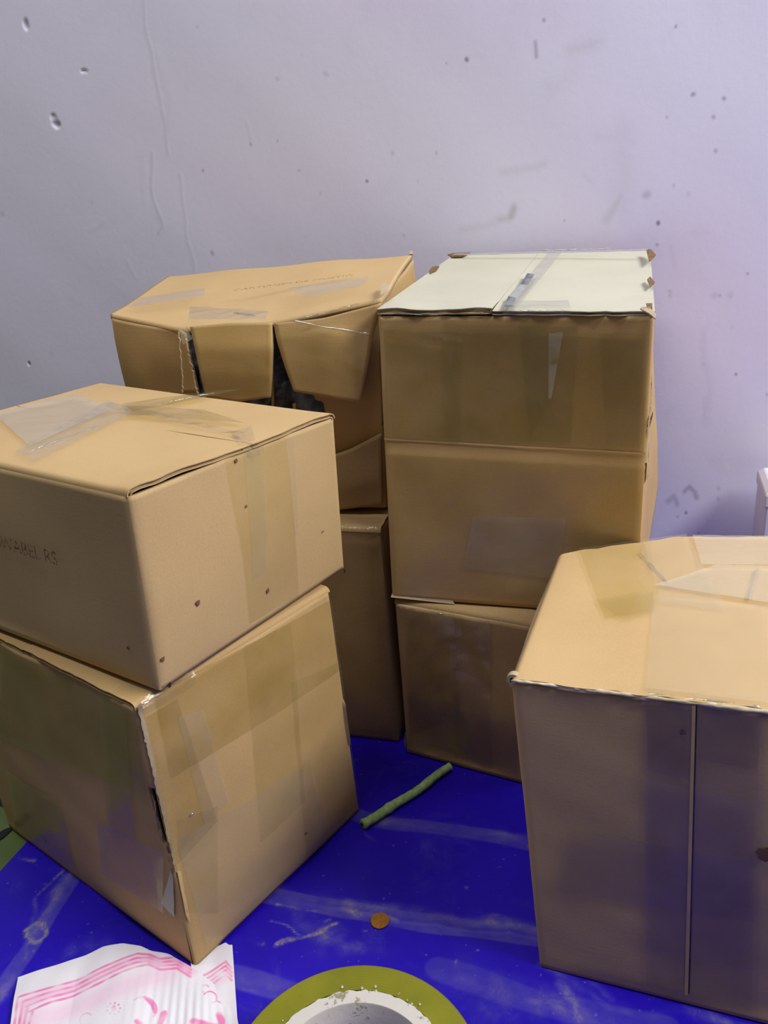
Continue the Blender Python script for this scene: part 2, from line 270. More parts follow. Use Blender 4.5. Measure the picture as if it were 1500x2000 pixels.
# ------------------------------------------------------------------ cartons
TH = .0030
class Carton:
    def __init__(s, label, bot, top, mat=KRAFT, seed=1, dent=.0012, bulge=.002, rad=.0028, drop=.0035, holes=(), group=None, inner=FLUTE, step=.0035, crease=None):
        s.root = thing('cardboard_carton', label, 'box', np.mean(bot, 0), 'used cardboard cartons stacked by the wall')
        s.org = np.array(s.root.location)
        s.B = [np.array(b, float) for b in bot]; s.T = [np.array(p, float) for p in top]; s.n = len(bot)
        s.f1 = Field(seed*17+1, .045, 12); s.f2 = Field(seed*17+2, .014, 12); s.dent = dent; s.bulge = bulge; s.crease = crease; s.mat = mat
        V = []; H = max(np.linalg.norm(s.T[i]-s.B[i]) for i in range(s.n)); nv = int(H/step)+1
        cols = []
        for i in range(s.n):
            L = np.linalg.norm(s.B[(i+1) % s.n]-s.B[i]); k = max(4, int(L/step)); e = rad/L
            cols += [(i, x) for x in [e*.35]+list(np.linspace(e, 1-e, k))+[1-e*.35]]
        tt = np.linspace(0, 1, nv)
        grid = np.zeros((len(cols), nv, 3)); s.cols = cols; s.tt = tt
        Hd = drop/H
        for ci, (i, x) in enumerate(cols):
            for_t = Hd+(1-Hd)*tt
            P = s.surf(i, np.full(nv, x), for_t)
            e = rad/np.linalg.norm(s.B[(i+1) % s.n]-s.B[i])
            if x < e*.5 or x > 1-e*.5: P = P-s.nrm(i)*rad*.28
            grid[ci] = P
        W = grid.reshape(-1, 3)-s.org; nc = len(cols); F = []
        for ci in range(nc):
            cj = (ci+1) % nc
            for j in range(nv-1):
                i, x = cols[ci]; tj = Hd+(1-Hd)*(tt[j]+tt[j+1])/2; skip = False
                for (hi, poly) in [(h[0], h[1]) for h in holes]:
                    if hi == i and cols[cj][0] == i and inpoly((x+cols[cj][1])/2, tj, poly): skip = True
                if not skip: F.append((ci*nv+j, ci*nv+j+1, cj*nv+j+1, cj*nv+j))
        o = mesh('carton_body', W, F, [mat, inner], s.root)
        md = o.modifiers.new('board', 'SOLIDIFY'); md.thickness = TH; md.offset = -1; md.material_offset = 1; md.material_offset_rim = 1
        s.body = o
        # bottom board
        c = np.mean(s.B, 0); pts = [b+(c-b)*.012 for b in s.B]; 
        bb = [p-s.org+[0, 0, .0003] for p in pts]+[p-s.org+[0, 0, .003] for p in pts]; n = s.n
        mesh('bottom_panel', bb, [tuple(range(n))[::-1], tuple(range(n, 2*n))]+[(k, (k+1) % n, n+(k+1) % n, n+k) for k in range(n)], mat, s.root, False)
    def nrm(s, i):
        j = (i+1) % s.n; e = s.B[j]-s.B[i]; u = s.T[i]-s.B[i]+s.T[j]-s.B[j]; return unit(np.cross(e, u))
    def flat(s, i, x, t):
        j = (i+1) % s.n; x = np.asarray(x)[..., None]; t = np.asarray(t)[..., None]
        return (s.T[i]*(1-x)+s.T[j]*x)*(1-t)+(s.B[i]*(1-x)+s.B[j]*x)*t
    def surf(s, i, x, t):
        P = s.flat(i, x, t); x = np.asarray(x); t = np.asarray(t)
        k = np.clip(16*x*(1-x)*t*(1-t), 0, 1); k2 = np.clip(30*x*(1-x), 0, 1)*np.clip(20*(1-t), 0, 1)
        d = s.bulge*k+s.dent*s.f1(P)*k2+s.dent*.25*s.f2(P)*k2
        if s.crease is not None and s.crease[0] == i: d = d-.0003*np.exp(-((t-s.crease[1])/.006)**2)+.0005*np.clip((t-s.crease[1])/.01, 0, 1)
        return P+d[..., None]*s.nrm(i)
    def inv(s, i, px):
        """photo measurement -> position on side i"""
        j = (i+1) % s.n; n = s.nrm(i); Q = unp(px, (s.T[i]+s.B[j])/2, n); x = t = .5
        for _ in range(12):
            P = s.flat(i, x, t)-Q; dx = (s.flat(i, x+1e-4, t)-s.flat(i, x, t))/1e-4; dt = (s.flat(i, x, t+1e-4)-s.flat(i, x, t))/1e-4
            A = np.array([[dx@dx, dx@dt], [dx@dt, dt@dt]]); g = -np.linalg.solve(A, np.array([dx@P, dt@P])); x += g[0]; t += g[1]
        return float(x), float(t)
    def strip(s, i, quad_px, mat=None, name='tape_strip', off=.0005, res=.004, wr=.0002, seed=0, jag=0):
        """a piece of tape or paper stuck on side i, corners a b c d as seen"""
        q = [s.inv(i, p) for p in quad_px]; return s.strip_st(i, q, mat, name, off, res, wr, seed, jag)
    def strip_st(s, i, q, mat=None, name='tape_strip', off=.0005, res=.004, wr=.0002, seed=0, jag=0):
        q = np.array(q); q[:, 0] = np.clip(q[:, 0], .004, .996); q[:, 1] = np.clip(q[:, 1], .0, .997)
        P = [s.flat(i, *a) for a in q]; nu = max(3, int(np.linalg.norm(P[1]-P[0])/res)); nv = max(3, int(np.linalg.norm(P[3]-P[0])/res))
        u, v = np.meshgrid(np.linspace(0, 1, nu), np.linspace(0, 1, nv), indexing='ij')
        st = (q[0]*(1-u[..., None])+q[1]*u[..., None])*(1-v[..., None])+(q[3]*(1-u[..., None])+q[2]*u[..., None])*v[..., None]
        if jag:
            g = np.random.default_rng(seed+5); j = g.normal(size=nv)*jag
            st[-1, :, 0] += j; st[0, :, 0] += np.roll(j, 3)
        G = s.surf(i, st[..., 0], st[..., 1]); G = G+s.nrm(i)*(off+wr*np.abs(Field(seed+90, .006)(G)))[..., None]-s.org
        return mesh(name, G.reshape(-1, 3), gridfaces(nu, nv, 0, True), mat or TAPE, s.root)
    def flap(s, a, b, c, d, mat=None, roll=True, name='top_flap', lift=None, seed=0, drop=.0, rag=.0003, nu=None, thick=TH, medium=FLUTE, inset=.006):
        """corrugated flap: hinge a-b, free edge d-c; three sheets (two liners and the fluted medium)"""
        mat = mat or s.mat; a, b, c, d = [np.array(x, float) for x in (a, b, c, d)]
        L = np.linalg.norm(b-a); Wd = np.linalg.norm(d-a); nu = nu or max(8, int(L/.0035)); nv = max(6, int(Wd/.005)); r = .0042
        g = np.random.default_rng(seed+31); fz = Field(seed+70, .05, 10); fr = Field(seed+71, .004, 8)
        us = np.linspace(0, 1, nu); dist = np.concatenate([np.linspace(0, r*1.57, 6)[:-1], np.linspace(r*1.57, Wd+r*.57, nv)]) if roll else np.linspace(0, Wd, nv)
        def S(u, dd):
            if roll:
                th = np.clip(dd/r, 0, math.pi/2); h = np.where(dd < r*math.pi/2, r*(1-np.cos(th)), dd-r*.5708); z = np.where(dd < r*math.pi/2, -r*(1-np.sin(th)), 0)
            else: h = dd; z = 0*dd
            v = h/Wd; u_, v_ = u[..., None], v[..., None]
            P = (a*(1-u_)+b*u_)*(1-v_)+(d*(1-u_)+c*u_)*v_
            nn = unit(np.cross(b-a, d-a)); nn = nn if nn[2] > 0 else -nn
            P = P+nn*z[..., None]; k = np.clip(6*v, 0, 1)
            P[..., 2] += .0005*fz(P)*k*np.clip(.25+14*u*(1-u), 0, 1)
            if lift is not None: P[..., 2] += lift(u, v)
            e = (u < .001)*-1.+(u > .999)*1.; P = P+unit(b-a)*(e*rag*fr(P))[..., None]
            return P, nn
        Ug, Dg = np.meshgrid(us, dist, indexing='ij'); P, nn = S(Ug, Dg)
        V = []; F = []; mi = []
        def sheet_(o1, o2, idx):
            nonlocal V, F, mi
            nr, ncn = P.shape[:2]; base = len(V); dz = nn
            # inside offset follows the roll
            G1 = P-off_n*o1; G2 = P-off_n*o2
            V += list(G1.reshape(-1, 3)-s.org)+list(G2.reshape(-1, 3)-s.org); m_ = nr*ncn
            f = gridfaces(nr, ncn, base)+gridfaces(nr, ncn, base+m_, True)
            rim = [k*ncn for k in range(nr)], [k*ncn+ncn-1 for k in range(nr)], list(range(ncn)), [(nr-1)*ncn+k for k in range(ncn)]
            for ri, R in enumerate(rim):
                for x, y in zip(R[:-1], R[1:]):
                    qd = (base+x, base+y, base+m_+y, base+m_+x); f.append(qd if ri in (1, 2) else qd[::-1])
            F += f; mi += [idx]*len(f)
        du = np.gradient(P, axis=0); dv = np.gradient(P, axis=1); off_n = np.cross(du, dv); off_n /= np.linalg.norm(off_n, axis=-1)[..., None]+1e-12
        if np.mean(off_n[:, -1, 2]) < 0: off_n = -off_n
        sheet_(0, .0006, 0); sheet_(thick-.0006, thick, 0)
        # fluted medium visible along the free edge
        nw = max(8, int(L/.0055))*8; uu = np.linspace(.001, .999, nw); dd = np.linspace(dist[-1]*.93, dist[-1]-.0004, 3); A2, D2 = np.meshgrid(uu, dd, indexing='ij'); Q, _ = S(A2, D2)
        wv = np.sin(uu*L/.0055*6.2832); Q = Q-nn*(thick/2+wv*(thick/2-.0006))[:, None, None]; base = len(V); V += list(Q.reshape(-1, 3)-s.org); f = gridfaces(nw, 3, base); F += f; mi += [1]*len(f)
        # side walls of the outermost flutes, set a little inside the liners
        for us_ in (inset, 1-inset):
            dd = np.linspace(0, dist[-1]-.001, nv*2); A2, D2 = np.meshgrid(np.array([us_]), dd, indexing='ij'); Q, _ = S(A2, D2); Q = Q[0]; base = len(V)
            V += list(Q-nn*.0006-s.org)+list(Q-nn*(thick-.0006)-s.org); k = len(Q); f = [(base+i_, base+i_+1, base+k+i_+1, base+k+i_) for i_ in range(k-1)]; F += f; mi += [1]*len(f)
        o = mesh(name, V, F, [mat, medium], s.root, True, mi); return o
def inpoly(x, y, poly):
    c = False; n = len(poly)
    for i in range(n):
        (x1, y1), (x2, y2) = poly[i], poly[(i+1) % n]
        if (y1 > y) != (y2 > y) and x < (x2-x1)*(y-y1)/(y2-y1)+x1: c = not c
    return c
def topgrid(cart, q3, mat, name='tape_strip', off=.0008, res=.004, wr=.0003, seed=0, z=None, end=None):
    """tape lying on a carton top; q3 = four 3-D corners; end=(drop vector, length): wraps over the edge after corner pair c-d"""
    a, b, c, d = [np.array(x, float) for x in q3]
    nu = max(3, int(np.linalg.norm(b-a)/res)); nv = max(4, int(np.linalg.norm(d-a)/res)); u, v = np.meshgrid(np.linspace(0, 1, nu), np.linspace(0, 1, nv), indexing='ij'); u = u[..., None]; v = v[..., None]
    G = (a*(1-u)+b*u)*(1-v)+(d*(1-u)+c*u)*v; G[..., 2] += off+wr*np.abs(Field(seed+40, .008)(G))+.0009
    if end is not None:
        dv, ln, outd = end; k = max(4, int(ln/.0015)); rows = []
        for r_ in np.linspace(0, 1, k+1)[1:]:
            cr = wr*5*np.abs(Field(seed+41, .004)(G[:, -1]+r_))[:, None]
            rows.append(G[:, -1]+np.array(dv)*r_*ln+np.array(outd)*(min(1, r_*4)*.0016+cr*(1-r_)))
        G = np.concatenate([G, np.stack(rows, 1)], 1)
    nu, nv = G.shape[:2]; return mesh(name, G.reshape(-1, 3)-cart.org, gridfaces(nu, nv), mat, cart.root)
def blob(cart, i, px, r, mat=INK, name='stain_spot', seed=0, sy=1.):
    x, t = cart.inv(i, px); P = cart.surf(i, np.array([x]), np.array([t]))[0]; n = cart.nrm(i); e = unit(cart.B[(i+1) % cart.n]-cart.B[i]); up = np.cross(n, e)
    g = np.random.default_rng(seed); k = 14; ring = [P+n*.0009+(e*math.cos(a)+up*math.sin(a)*sy)*r*(1+.3*g.normal()*.6) for a in np.linspace(0, 6.2832, k+1)[:-1]]
    V = [P+n*.0010]+ring; V = [v-cart.org for v in V]; return mesh(name, V, [(0, 1+j, 1+(j+1) % k) for j in range(k)], mat, cart.root)
def sliver(cart, pts3, mat, name, lift=.001, n=None):
    """thin solid scrap through the given outline points"""
    P = [np.array(p, float)-cart.org for p in pts3]; c = np.mean(P, 0); nn = unit(np.cross(P[1]-P[0], P[2]-P[0])); k = len(P)
    V = [p+nn*.0004 for p in P]+[p-nn*.0004 for p in P]+[c+nn*(.0004+lift)]
    return mesh(name, V, [(j, (j+1) % k, 2*k) for j in range(k)]+[tuple(range(k, 2*k))[::-1]]+[(j, k+j, k+(j+1) % k, (j+1) % k) for j in range(k)], mat, cart.root, False)

# --- lower left carton
zA = .2150
aF, aR, aL = un((383, 1888), .0022), un((703, 1580), .0022), un((15, 1612), .0022); aK = aR+aL-aF
tF, tR = un((263, 1376), zA), un((643, 1146), zA); tL = tF+(aL-aF)*1.02+np.array([.002, -.004, 0]); tK = tR+(tL-tF)
A = Carton('torn, heavily taped lower carton of the left stack, standing on the napkin', [aF, aR, aK, aL], [tF, tR, tK, tL], KRAFT, 1, .0012, .002,
           holes=[(3, [(.972, .30), (.995, .30), (.997, .52), (.988, .56), (.975, .45)])])
mid1, mid2 = (tF+tL)/2, (tR+tK)/2
A.flap(tF, tR, mid2, mid1, roll=True, seed=1); A.flap(tK, tL, mid1, mid2, roll=True, seed=2)
# --- upper left carton
zB = zA+.0035; hB = zB+.128
bF, bR = un((313, 1350), zB), un((674, 1108), zB); bl = unit(un((0, 1228), zB)-bF); bL = bF+bl*.253; bK = bR+(bL-bF)*.98
uF, uR, uK = un((247, 960), hB), un((653, 806), hB), un((203, 746), hB); ul = unit(un((0, 906), hB)-uF); uL = uF+ul*np.linalg.norm(uK-uR)
B = Carton('upper carton of the left stack, crossed tape on top, faded print on its side', [bF, bR, bK, bL], [uF, uR, uK, uL], KRAFT_PALE, 2, .0006, .0012)
mF, mK = (uF+uR)/2+(uR-uF)*.045, (uL+uK)/2+(uK-uL)*.045
B.flap(uL, uF, mF+(uK-uR)*0, mK, roll=True, seed=3, lift=lambda u, v: .0016*np.exp(-((u-1)/.06)**2)*np.exp(-((v-.42)/.22)**2)+.0012*np.exp(-((u-1)/.05)**2)*np.exp(-((v-.1)/.1)**2))
B.flap(uR, uK, mK+(uR-uF)*.004, mF+(uR-uF)*.004, roll=True, seed=4, lift=lambda u, v: .0012*np.exp(-((u)/.05)**2)*np.exp(-((v-.3)/.25)**2))
# --- lower middle carton and tall upper middle carton
zD = .1610
dF = un((793, 1468), .0022); dd = unit(un((1012, 1527), .0022)-dF); dR = dF+dd*.122; dl = np.array([-dd[1], dd[0], 0]); dL = dF+dl*.24; dK = dR+dl*.24
eF = un((770, 1170), zD); eR = eF+dd*.122; eL, eK = eF+dl*.24, eR+dl*.24
D = Carton('lower carton of the middle stack, in shadow behind the green stem', [dF, dR, dK, dL], [eF, eR, eK, eL], KRAFT_SHADED, 3, .0014, .001)
D.flap(eF, eR, (eR+eK)/2, (eF+eL)/2, roll=True, seed=5); D.flap(eK, eL, (eF+eL)/2, (eR+eK)/2, roll=True, seed=6)
zC = zD+.003; hC = .3990
cF = un((765, 1165), zC); cd_ = unit(un((1035, 1186), zC)-cF); cl = np.array([-cd_[1], cd_[0], 0]); cR = cF+cd_*.200; cL, cK = cF+cl*.27, cR+cl*.27+cd_*.014
gF, gR = un((736, 610), hC), un((1279, 608), hC); pl = gF+cl*.272
gL, gK = unp((884, 501), gF+cl*.272, cl), unp((1270, 490), gF+cl*.272, cl)
C = Carton('tall upper carton of the middle stack, with whitish lid and torn corners', [cF, cR, cK, cL], [gF, gR, gK, gL], KRAFT, 4, .0007, .0012,
           holes=[(1, [(.0, .33), (.1, .32), (.55, .34), (.6, .44), (.3, .48), (.0, .47)]), (3, [(.985, .41), (.999, .41), (.999, .455), (.985, .45)])], crease=(0, .452))
lz = np.array([0, 0, .0022])
C.flap(gL+lz*.4, gF+lz, (gF*.55+gR*.45)+lz, (gL*.55+gK*.45)+lz*.4, WHITE_CARD, roll=False, seed=7, rag=.0008, lift=lambda u, v: .0008*np.sin(v*9)*(u > .9), thick=.004)
C.flap(gR+lz*.0, gK+lz*.1, (gL*.548+gK*.452)+lz*.3, (gF*.548+gR*.452)+lz*.3, WHITE_CARD, roll=False, seed=8, rag=.0008, thick=.003)
for o_ in C.root.children:
    if o_.name.startswith('top_flap'): o_['label'] = 'whitish lid board'
# --- back left stack
zH = .2120
hR = un((792, 1449), .0022); hd = hdir(-.30); hl = np.array([-hd[1], hd[0], 0]); hR = hR-hd*.006; hF = hR-hd*.185
hK, hL = hR+hl*.22, hF+hl*.22
tz = lambda p, dx=0: p+np.array([dx, 0, 0])
hn = unp((745, 1032), hR, np.array([hd[1], -hd[0], 0])); zH = float(hn[2])
H4 = [hF+[0, 0, zH], hR+[0, 0, zH], hK+[0, 0, zH], hL+[0, 0, zH]]
H4 = [p-[0, 0, .0022] for p in H4]
Hc = Carton('lower carton of the back left stack, in deep shadow and mostly hidden', [hF, hR, hK, hL], H4, KRAFT_SHADED, 5, .0008, .001)
Hc.flap(H4[0], H4[1], (H4[1]+H4[2])/2, (H4[0]+H4[3])/2, roll=True, seed=9); Hc.flap(H4[2], H4[3], (H4[0]+H4[3])/2, (H4[1]+H4[2])/2, roll=True, seed=10)
# --- crushed carton on top of it : outline L, M, N, R, K, J (six corners, the front edge bulges)
zg = zH+.0035; gy = hF-[0, 0, .0022]; fn = np.array([hd[1], -hd[0], 0])
gd = float((un((742, 997), zg)-hR) @ hl); pf = hR+hl*min(gd, .04)
def G_(px, d): return unp(px, pf+hl*d, fn)
jL, jM, jN, jR = G_((215, 613), .022), G_((352, 641), .004), G_((530, 629), .0), G_((747, 583), .004)
jK, jJ = G_((805, 497), .165), G_((328, 540), .175)
kb = [pf-hd*.246+hl*.022, pf-hd*.17+hl*.008, pf-hd*.11+hl*.004, pf-hd*.004+hl*.006, pf-hd*.0+hl*.175, pf-hd*.238+hl*.19]
kb = [np.array([p[0], p[1], zg]) for p in kb]
G = Carton('crushed carton on top of the back left stack, with gaping torn front flaps', kb, [jL, jM, jN, jR, jK, jJ], KRAFT, 6, .0016, .001, drop=.004, step=.003,
           holes=[(1, [(.04, .03), (.92, .0), (1.0, .0), (1.0, .50), (.06, .50)]), (2, [(.0, .0), (.15, .0), (.22, .40), (.18, .47), (0, .47)])])
# top of the crushed carton: two boards with a soft sag, meeting along its long middle
jm1, jm2 = (jL*.45+jJ*.55), (jR*.45+jK*.55)
def board(cart, pts_front, pts_back, mat, name, seed, rollf=True, nrow=36, fall=.003):
    """board spanning a front polyline and a back polyline; the front edge rolls down"""
    def along(pts, n):
        pts = np.array(pts); L = np.concatenate([[0], np.cumsum(np.linalg.norm(np.diff(pts, axis=0), axis=1))]); L /= L[-1]; s_ = np.linspace(0, 1, n)
        c = np.stack([np.interp(s_, L, pts[:, k]) for k in range(3)], 1); 
        for _ in range(3): c[1:-1] = (c[:-2]+2*c[1:-1]+c[2:])/4
        return c
    n = 80; Fr, Bk = along(pts_front, n), along(pts_back, n); v = np.linspace(0, 1, nrow)[None, :, None]; P = Fr[:, None]*(1-v)+Bk[:, None]*v
    f = Field(seed, .05, 12); P[..., 2] += .0011*f(P)*np.clip(v[..., 0]*5, 0, 1)
    if rollf:
        dv = (Bk-Fr); dv /= np.linalg.norm(dv, axis=1)[:, None]
        ext = [Fr+dv*.0016+np.array([0, 0, -.0004]), ]
        rows = [Fr+np.array([0, 0, -.0045]), Fr-dv*.0004+np.array([0, 0, -.0025]), Fr+dv*.0004+np.array([0, 0, -.0009])]
        P[:, 0] = Fr+dv*.0018; P = np.concatenate([np.stack(rows, 1), P], 1)
    nu, nv = P.shape[:2]; o = mesh(name, P.reshape(-1, 3)-cart.org, gridfaces(nu, nv), [mat, FLUTE], cart.root)
    md = o.modifiers.new('board', 'SOLIDIFY'); md.thickness = TH; md.offset = -1; md.material_offset_rim = 1; return o
board(G, [jL, jM, jN, jR], [jJ, jK], KRAFT_PALE, 'top_flap', 61, nrow=60)
# hanging front flaps of the crushed carton
def gp(px, d): return unp(px, pf+hl*d, fn)
def patch(cart, rows, mat, name, thick=.0028, sub=9, f=None, rim=FLUTE):
    """lofted board through rows of measured points"""
    rows = [np.array(r) for r in rows]; n = len(rows[0]); R = []
    for r in rows:
        s_ = np.linspace(0, n-1, (n-1)*sub+1); R.append(np.stack([np.interp(s_, range(n), r[:, k]) for k in range(3)], 1))
    R = np.array(R); s_ = np.linspace(0, len(rows)-1, (len(rows)-1)*sub+1); P = np.stack([[np.interp(s_, range(len(rows)), R[:, i, k]) for k in range(3)] for i in range(R.shape[1])]).transpose(0, 2, 1)
    for _ in range(2): P[1:-1] = (P[:-2]+2*P[1:-1]+P[2:])/4; P[:, 1:-1] = (P[:, :-2]+2*P[:, 1:-1]+P[:, 2:])/4
    P = P+.0006*Field(hash(name) % 50+3, .03)(P)[..., None]*fn
    nu, nv = P.shape[:2]; o = mesh(name, P.reshape(-1, 3)-cart.org, gridfaces(nu, nv, 0, True), [mat, rim], cart.root)
    md = o.modifiers.new('board', 'SOLIDIFY'); md.thickness = thick; md.offset = -1; md.material_offset_rim = 1; return o, P
patch(G, [[gp((372, 638), -.004), gp((450, 630), -.004), gp((531, 630), -.004)], [gp((381, 680), -.010), gp((455, 680), -.011), gp((533, 680), -.010)], [gp((391, 730), -.012), gp((458, 733), -.014), gp((532, 735), -.011)], [gp((401, 775), -.011), gp((460, 786), -.013), gp((529, 776), -.010)]], KRAFT, 'front_flap')
patch(G, [[gp((534, 632), -.004), gp((630, 622), -.006), gp((745, 592), -.004)], [gp((540, 664), -.008), gp((640, 650), -.012), gp((728, 654), -.006)], [gp((556, 715), -.011), gp((640, 705), -.014), gp((718, 718), -.008)], [gp((574, 764), -.013), gp((640, 777), -.016), gp((704, 786), -.010)]], KRAFT, 'front_flap')
patch(G, [[gp((348, 643), -.003), gp((362, 652), -.006)], [gp((352, 700), -.004), gp((370, 700), -.009)], [gp((358, 768), -.004), gp((386, 768), -.010)]], KRAFT, 'side_tab', .0024)
patch(G, [[gp((600, 905), -.004), gp((680, 880), -.008), gp((745, 846), -.004)], [gp((620, 960), -.004), gp((690, 948), -.010), gp((745, 932), -.006)], [gp((640, 999), -.004), gp((700, 992), -.006), gp((747, 985), -.004)]], KRAFT_SHADED, 'bottom_flap')
# light liner edge along the slit and its scrap of film
for a, b, w_ in [((350, 648), (358, 766), 1.2), ((363, 660), (386, 768), 1.6)]:
    pa, pb = gp(a, -.0075), gp(b, -.0105); n_ = 26; V = []
    for k in range(n_):
        q = pa+(pb-pa)*k/(n_-1)+hd*.0008*random.uniform(-1, 1); ww = w_*.0003*(1+.8*random.random()); V += [q-hd*ww, q+hd*ww-fn*0, q+fn*.0012]
    V = [v-G.org for v in V]; mesh('torn_edge', V, [(3*k, 3*k+3, 3*k+5, 3*k+2) for k in range(n_-1)]+[(3*k+2, 3*k+5, 3*k+4, 3*k+1) for k in range(n_-1)], TORN, G.root)
wv = []
gg = np.random.default_rng(3); ws = [G_((375, 650), .012), G_((620, 640), .012)]
uu, vv = np.meshgrid(np.linspace(0, 1, 60), np.linspace(0, 1, 50), indexing='ij')
Pw = gp((352, 655), .006)[None, None]+(gp((640, 640), .006)-gp((352, 655), .006))*uu[..., None]+np.array([0, 0, -.085])*vv[..., None]
Pw = Pw+hl*.006+fn*(.005*np.abs(Field(44, .012)(Pw))+.002*Field(45, .004)(Pw))[..., None]
fo = mesh('wrapped_filling', Pw.reshape(-1, 3)-G.org, gridfaces(60, 50, 0, True), WRAP, G.root); fo['label'] = 'crumpled grey-blue film showing through the torn front'
fo.modifiers.new('film', 'SOLIDIFY').thickness = .001

# --- right carton (five corners, its back edge is kinked at the seam)
hE = .2288
q0 = un((1053, 1887), .0022); qd = unit(un((1500, 2000), .0022)-q0); q1 = q0+qd*.235; ql = np.array([-qd[1], qd[0], 0])
r0_, r3 = un((997, 1325), hE), un((1090, 1083), hE); rm = un((1325, 1048), hE); rd = unit(un((1500, 1387), hE)-r0_)
wE = np.linalg.norm(rm-r3); rfm = r0_+rd*wE; r1_ = r0_+rd*.235; rb = unit(un((1500, 1049), hE)-rm); r2_ = rm+rb*(.235-wE)
depE = np.linalg.norm(r3-r0_)
E = Carton('carton at the right foreground, cut off by the photo edge, with a shaded front', [q0, q1, q1+ql*depE, q0+ql*depE+qd*wE, q0+ql*depE], [r0_, r1_, r2_, rm, r3], KRAFT_PALE, 7, .0007, .0012, drop=.0028)
E.flap(r3, r0_, rfm, rm, roll=True, seed=12, rag=.0008, medium=FLUTE_PALE, inset=.0006); E.flap(r1_, r2_, rm-rd*.0006, rfm-rd*.0006, roll=True, seed=12, rag=.0008, medium=FLUTE_PALE, inset=.0006)
E.root['label'] = 'pale carton in the right foreground with a joint line down its front'

# ------------------------------------------------------------------ tape, prints and scraps on the cartons
# left lower
for i, q, mt in [(0, [(300, 1355), (645, 1165), (668, 1300), (330, 1520)], TAPE_DEEP), (0, [(285, 1400), (345, 1365), (420, 1600), (345, 1690)], TAPE_DEEP), (0, [(345, 1400), (392, 1385), (440, 1560), (395, 1610)], TAPE_PALE),
                 (0, [(470, 1260), (560, 1215), (590, 1560), (500, 1640)], TAPE), (0, [(560, 1330), (672, 1280), (700, 1565), (592, 1672)], TAPE), (0, [(345, 1640), (600, 1480), (640, 1640), (400, 1850)], TAPE_PALE), (0, [(345, 1600), (420, 1570), (420, 1780), (360, 1780)], TAPE),
                 (3, [(0, 1255), (262, 1400), (285, 1560), (0, 1430)], TAPE_DEEP), (3, [(195, 1600), (316, 1665), (322, 1780), (205, 1700)], TAPE), (3, [(20, 1500), (120, 1560), (150, 1700), (30, 1620)], TAPE), (3, [(190, 1330), (240, 1350), (265, 1640), (215, 1620)], TAPE)]:
    A.strip(i, q, mt, seed=len(A.root.children), off=.0004+.00005*len(A.root.children), wr=.0003)
A.strip(3, [(332, 1700), (341, 1712), (343, 1790), (318, 1762)], WHITE_CARD, 'torn_paper_scrap', .0010, .002, seed=3)
A.strip(0, [(344, 1700), (352, 1700), (368, 1800), (356, 1790)], KRAFT_PALE, 'torn_edge', .0010, .002, seed=3)
A.strip(3, [(359, 1800), (365, 1805), (382, 1884), (377, 1884)], DARK, 'split_seam', .0008, .002, seed=4)
A.strip(3, [(296, 1550), (307, 1556), (328, 1645), (316, 1636)], TORN, 'torn_edge', .0008, .0015, .0012, seed=4, jag=.002)
A.strip(0, [(268, 1380), (276, 1376), (345, 1700), (338, 1705)], TORN, 'torn_edge', .0007, .002, .0004, seed=6, jag=.002)
topgrid(A, [tF*.72+tR*.28+(tL-tF)*.0+(tL-tF)*.09, tF+(tL-tF)*.09, tF+(tR-tF)*.02-(tL-tF)*.0, tF*.75+tR*.25], TAPE_GLASSY, seed=5, end=(np.array([0, 0, -1]), .012, A.nrm(0)))
blob(A, 0, (592, 1624), .0012, seed=2); blob(A, 3, (90, 1640), .0007, seed=3, sy=4)
# left upper
for q, mt in [([(435, 895), (545, 850), (575, 1160), (478, 1215)], TAPE), ([(470, 880), (505, 866), (508, 1110), (480, 1130)], TAPE_PALE), ([(545, 850), (560, 845), (570, 1040), (562, 1040)], TAPE_PALE)]: B.strip(0, q, mt, seed=len(B.root.children))
for p, r in [((375, 1172), .0015), ((512, 1150), .0015), ((455, 898), .0013), ((309, 1283), .0014), ((470, 985), .0007), ((617, 1033), .0007)]: blob(B, 0, p, r, seed=int(p[0]), sy=1.3)
blob(B, 3, (258, 1262), .0012, seed=9)
def bt(px): return un(px, hB)
for q, mt in [([(240, 795), (262, 812), (478, 766), (428, 770)], TAPE_DEEP), ([(238, 798), (250, 818), (478, 834), (400, 808)], TAPE_DEEP), ([(30, 890), (68, 912), (260, 815), (212, 790)], TAPE_PALE), ([(222, 805), (150, 776), (-10, 815), (60, 880)], TAPE_WHITE_GLARE)]:
    topgrid(B, [bt(p) for p in q], mt, seed=len(B.root.children), off=.0005+.0001*len(B.root.children))  # the milky strip has the pale glare on the tape put into its colour
topgrid(B, [bt((468, 858)), bt((205, 800)), bt((215, 790)), bt((480, 853))], TAPE_GLASSY, seed=77, off=.001, wr=.0006)
topgrid(B, [bt((450, 850)), bt((492, 838)), bt((500, 866)), bt((462, 872))], TAPE_GLASSY, seed=78, off=.001, end=(np.array([0, 0, -1]), .010, B.nrm(0)), wr=.0004)
# corner nick with dark hole, lower front corner of the upper carton
blob(B, 0, (321, 1334), .0016, DARK, 'corner_hole', 4); blob(B, 0, (664, 1112), .0013, DARK, 'corner_hole', 5, 1.5)
